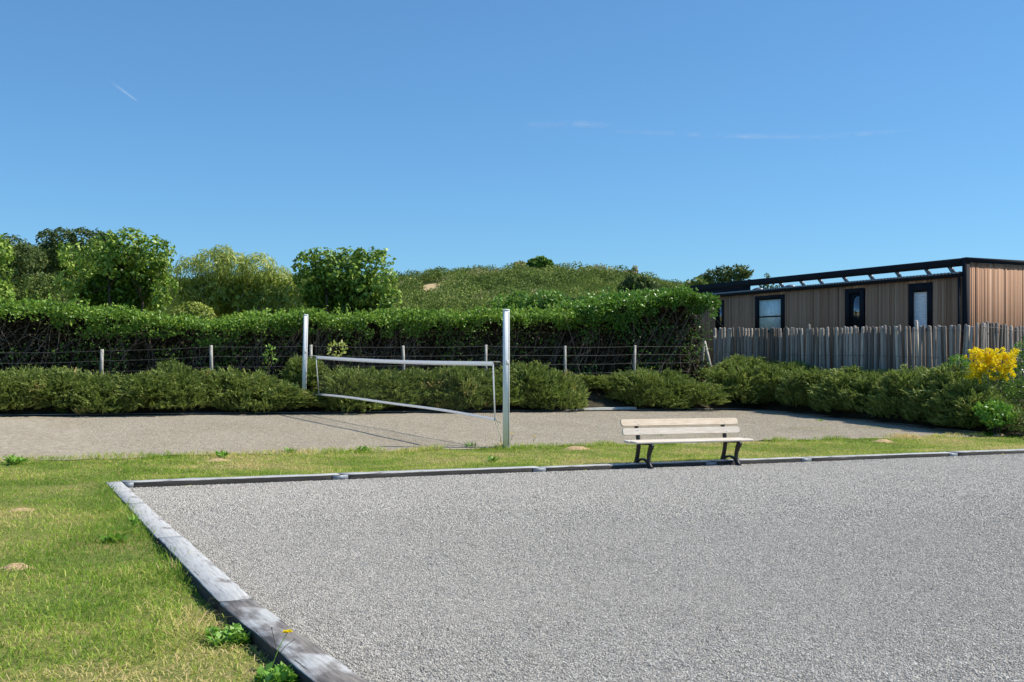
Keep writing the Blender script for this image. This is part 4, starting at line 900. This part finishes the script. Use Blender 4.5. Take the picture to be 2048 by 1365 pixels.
# ---------------------------------------------------------------- lawn: grass blades, weeds, mounds
def grass(n, u0, u1, v0, v1, seed, dens_fn, Lr, Wr, ok):
    r = np.random.default_rng(seed); u = r.uniform(u0, u1, n); v = r.uniform(v0, v1, n); x, d = pix(u, v)
    k = ok(u, v, x, d) & (r.random(n) < dens_fn(d)) & ((v > KY) | (u < kx(v)-KW-.005)); u, v, d = u[k], v[k], d[k]; n = len(u)
    dry = .50*vn2(u, v, .55, 31)+.3*vn2(u, v, 1.7, 32)+.2*vn2(u, v, 5, 33)
    near = np.exp(-((kx(v)-KW-u)/.55).clip(0)*1.0)*(v < KY+.3); near = np.where(u < kx(v), near, 0)
    front = sm(7.6, 4.4, d)
    rn = np.clip(.29+1.9*(dry-.45)+front*.5-.45*near+r.normal(0, .2, n), 0, 1)
    L = r.uniform(*Lr, n)*(1+2.6*near*r.random(n)*(vn2(u, v, 1.1, 35) > .42))*(.65+.7*vn2(u, v, 2.2, 34))
    th = r.uniform(0, 2*math.pi, n); dd = np.stack([np.cos(th), np.sin(th), 0*th], 1)
    return np.stack([u, v, ground(u, v)-.005], 1), dd, L, r.uniform(*Wr, n)*(1+.02*d), r.uniform(.6, 2.2, n), rn
gb = MB()
vis = lambda u, v, x, d: (d > 2.6) & (x > -420) & (x < 2600)
gb.blades(*grass(420000, -17, KX-KW+.15, -17, KY+.2, 41, lambda d: np.clip(1.1-d*.062, .28, 1), (.016, .042), (.0035, .0065), vis))
gb.blades(*grass(170000, -17, 15.5, KY+KW+.01, .12, 42, lambda d: np.clip(1.3-d*.028, .45, 1), (.02, .05), (.005, .009), vis))
gb.blades(*grass(9000, -17, 14.2, -.12, .3, 43, lambda d: 1+0*d, (.05, .16), (.005, .009), lambda u, v, x, d: vis(u, v, x, d) & (vn2(u, v, 1.3, 51) > .5)))
gb.blades(*grass(16000, -17, 14.2, -.3, .2, 47, lambda d: 1+0*d, (.03, .10), (.006, .010), lambda u, v, x, d: vis(u, v, x, d) & (vn2(u, v, 2.3, 55) > .55)))
gb.blades(*grass(2500, 9, 14.2, .2, 3.5, 44, lambda d: 1+0*d, (.02, .06), (.006, .01), lambda u, v, x, d: vis(u, v, x, d) & (vn2(u, v, .9, 52) > .66)))
p_, d_, L_, W_, b_, r_ = grass(60000, -17, KX-KW+.15, -17, KY-.2, 45, lambda d: np.clip(1.9-d*.2, .12, 1), (.03, .07), (.003, .005), lambda u, v, x, d: vis(u, v, x, d) & (vn2(u, v, .8, 53) > .47))
p_[:, 2] += .012; gb.blades(p_, d_, L_*.6, W_, b_*2.2+1, np.clip(r_+.35, .6, 1))
p_, d_, L_, W_, b_, r_ = grass(26000, -17, KX-KW+.15, -17, KY, 46, lambda d: np.clip(1.2-d*.05, .3, 1), (.045, .09), (.0035, .006), lambda u, v, x, d: vis(u, v, x, d) & (vn2(u, v, 1.6, 54) > .60))
gb.blades(p_, d_, L_, W_, b_, np.clip(r_-.25, 0, .6))
tag(gb.build('lawn_grass', M['grass']), 'short green and straw coloured lawn grass round the gravel', 'grass', kind='stuff')
def foot(px, py, fn):                                   # plants by the left edging root on its lawn side
    p = on(px, py, fn)
    if fn is ground and p[1] < KY and p[0] > kx(p[1])-KW-.07:
        q = float(kx(p[1])); p = on_u(px, py, q-KW-.07); p = on_u(px, py, float(kx(p[1]))-KW-.07); p[2] = float(ground(p[0], p[1]))
    return p
def rosette(px, py, label, n, L, seed, mat='weed', up=.5, name='weed_plant', fn=ground, wr=.3, sp=.35):
    r = np.random.default_rng(seed); L = L*(.78 if L > .1 else 1); p = foot(px, py, fn); th = r.uniform(0, 6.28, n); el = r.uniform(.15, 1.2, n)*up
    d = np.stack([np.cos(th)*np.cos(el), np.sin(th)*np.cos(el), np.sin(el)], 1); pp = p+np.clip(np.stack([r.normal(0, L*sp, n), r.normal(0, L*sp, n), np.abs(r.normal(0, L*sp*.35, n))], 1), -1.5*L*sp, 1.5*L*sp)
    if fn is ground and p[1] < KY and p[0] < kx(p[1]): pp[:, 0] = np.minimum(pp[:, 0], kx(pp[:, 1])-KW-.03)
    nn = nrm(np.stack([-np.cos(th)*.5, -np.sin(th)*.5, np.full(n, .8)], 1)+r.normal(size=(n, 3))*.2)
    o = MB().leaves(pp-p, d, nn, L*r.uniform(.5, 1.1, n), L*wr*r.uniform(.7, 1.2, n), r.random(n)).build(name, M[mat]); o.location = p
    return tag(o, label, 'weed')
rosette(30, 930, 'broad leaved weed at the left photo edge beside the court gravel', 45, .24, 801, up=.9)
rosette(445, 916, 'ragged weed on the court edge above the corner of the edging', 26, .2, 802, up=.9)
rosette(580, 908, 'weed tuft on the court edge left of the small leafy weed', 30, .18, 803, up=.9)
rosette(722, 904, 'small leafy weed on the court edge below the net shadow', 26, .2, 804, up=1.0)
rosette(985, 925, 'low green weed in the grass strip just left of the near net post', 34, .16, 805, up=.8)
rosette(940, 896, 'dark tuft of weed on the court edge left of the near net post', 40, .22, 806, up=1.0, wr=.12)
rosette(228, 1085, 'pale rosette weed in the long grass beside the left edging', 30, .16, 807, up=.6, wr=.4)
rosette(560, 1345, 'bright green clover clump against the left edging at the photo bottom', 700, .055, 808, up=1.1, wr=.75, sp=.9)
rosette(465, 1285, 'bright green low weed left of the yellow flower', 420, .05, 809, up=.8, wr=.6, sp=1.4)
rosette(345, 1075, 'grass tuft leaning over the left edging', 40, .2, 810, 'grass', 1.2, 'grass_tuft', wr=.04)
rosette(1085, 943, 'tiny weed in the gravel below the second zinc plate', 14, .07, 811, up=.9, fn=pgrav)
rosette(1640, 843, 'little weed on the court gravel right of the bench', 16, .16, 812, up=.5, fn=court)
rosette(1320, 873, 'green tuft on the court edge behind the bench seat', 22, .16, 813, up=.9)
rosette(270, 985, 'dark stalked weed at the far corner of the edging', 16, .14, 814, up=1.2)
def flower(px, py, label, h, lean, seed, head=.028, fn=ground):
    r = np.random.default_rng(seed); p = foot(px, py, fn); e = empty('yellow_flower', p, label, 'flower'); t = np.linspace(0, 1, 6)[:, None]; tip = p+np.array([*lean, h])
    MB().tube(p+(tip-p)*t+np.sin(t*3.14)*np.array([.0, .0, .02]), np.linspace(.0025, .0018, 6), 5).build('stalk', M['weed'], e)
    for q in range(3): 
        b = p+(tip-p)*.45; en = b+np.array([r.normal(0, .08), r.normal(0, .06), r.uniform(.05, .14)]); MB().tube([b, (b+en)/2+(0, 0, .01), en, en+(0, 0, .012)], [.0016, .0014, .0014, .004], 5).build('side_stalk', M['bark'], e)
    n = 34; th = r.uniform(0, 6.28, n); el = r.uniform(.05, .7, n); d = np.stack([np.cos(th)*np.cos(el), np.sin(th)*np.cos(el), np.sin(el)], 1)
    MB().leaves(np.repeat(tip[None], n, 0), d, nrm(np.stack([-np.cos(th)*.3, -np.sin(th)*.3, np.full(n, .9)], 1)), np.full(n, head), np.full(n, head*.45), r.random(n)).build('flower_head', M['yellow'], e)
flower(538, 1345, 'single yellow flower leaning over the left edging near the photo bottom', .17, (.10, .06), 821)
flower(1021, 893, 'yellow flower on the right of the near net post', .26, (.02, 0), 822, .035); flower(1066, 893, 'yellow flower farther right of the near net post, above the sandy mound', .2, (.03, 0), 823, .035); flower(1000, 899, 'low yellow flower at the left foot of the near net post', .1, (.03, 0), 824, .035)
def mound(px, py, w_, h, label, seed):
    p = on(px, py, ground); n = 40; a = np.linspace(-1.15, 1.15, n); X_, Y_ = np.meshgrid(a, a); r2 = X_**2+Y_**2; nz = vn2(X_+seed, Y_, 2.2, seed)*.5+vn2(X_+seed, Y_, 5, seed+1)*.3+vn2(X_+seed, Y_, 11, seed+2)*.2
    Z_ = h*np.clip(1-r2*(.4+1.9*nz), -.35, 1)*(.25+1.5*nz); V = np.stack([X_*w_, Y_*w_*.7, Z_], -1)
    o = MB().add(V, [(r_*n+c_, r_*n+c_+1, (r_+1)*n+c_+1, (r_+1)*n+c_) for r_ in range(n-1) for c_ in range(n-1)]).build('molehill', M['dry'], smooth=True); o.location = p; tag(o, label, 'mound')
mound(1152, 899, .32, .065, 'flat sandy mound in the grass between near net post and bench', 831); mound(1765, 884, .32, .055, 'flat sandy mound in the grass right of the bench', 832)
mound(30, 1138, .14, .035, 'sandy brown mound in the lawn at the left photo edge', 833); mound(40, 1022, .16, .03, 'small sandy mound in the lawn above the larger one at the left photo edge', 834); mound(435, 922, .22, .035, 'flat sandy patch in the grass strip near the ragged weed', 835); mound(2000, 871, .25, .05, 'sandy mound at the right end of the grass strip', 836)

# ---------------------------------------------------------------- vapour trails far up in the sky
def trail(pts, wd, seed, label, dens):
    g = G('vapour'); n = g.noise(g.obj((1/900., 1/900., 1/900.)), 2.2, 5); fa = g.mix(1, g.ramp(n, [(.35, (0, 0, 0)), (.75, (1, 1, 1))]), g.ramp(g.attr(), [(0, (0, 0, 0)), (1, (dens, dens, dens))]), 'MULTIPLY')
    tr = g.n('BsdfTransparent'); df = g.n('BsdfTranslucent'); df.inputs[0].default_value = (.9, .9, .9, 1); d2_ = g.n('BsdfDiffuse'); d2_.inputs[0].default_value = (.9, .9, .9, 1); ad = g.n('MixShader'); g.put(ad.inputs[0], .5); g.put(ad.inputs[1], df.outputs[0]); g.put(ad.inputs[2], d2_.outputs[0])
    ms = g.n('MixShader'); g.put(ms.inputs[0], fa); g.put(ms.inputs[1], tr.outputs[0]); g.put(ms.inputs[2], ad.outputs[0]); g.put(g.out.inputs[0], ms.outputs[0])
    D = 22000.; k = 40; t = np.linspace(0, 1, k); xs = np.interp(t, np.linspace(0, 1, len(pts)), [p[0] for p in pts]); ys = np.interp(t, np.linspace(0, 1, len(pts)), [p[1] for p in pts])
    c = np.array([W(x, y, D) for x, y in zip(xs, ys)]); m = 9; V = []; R_ = []
    for q in range(k):
        for s_ in np.linspace(-1, 1, m):                # a lens-shaped sheet, denser along its middle
            V.append(c[q]+np.array([0, 0, s_*wd*D/F])+np.array([ST, CT, 0])*300*(1-s_*s_)); R_.append((1-s_*s_)*min(1, 4*t[q], 4*(1-t[q])))
    o = MB().add(V, [(a*m+b, a*m+b+1, (a+1)*m+b+1, (a+1)*m+b) for a in range(k-1) for b in range(m-1)], rnd=R_).build('vapour_trail', g.m); tag(o, label, 'vapour trail', 'vapour trails')
trail([(212, 156), (235, 174), (268, 198)], 3.0, 1, 'short faint vapour trail high on the left of the sky', .5)
trail([(1040, 250), (1130, 245), (1240, 250)], 7, 2, 'wispy white streak in the middle of the sky', .26)
trail([(1200, 258), (1450, 270), (1650, 272), (1860, 256)], 5, 3, 'long thin faint streak in the right of the sky', .26)
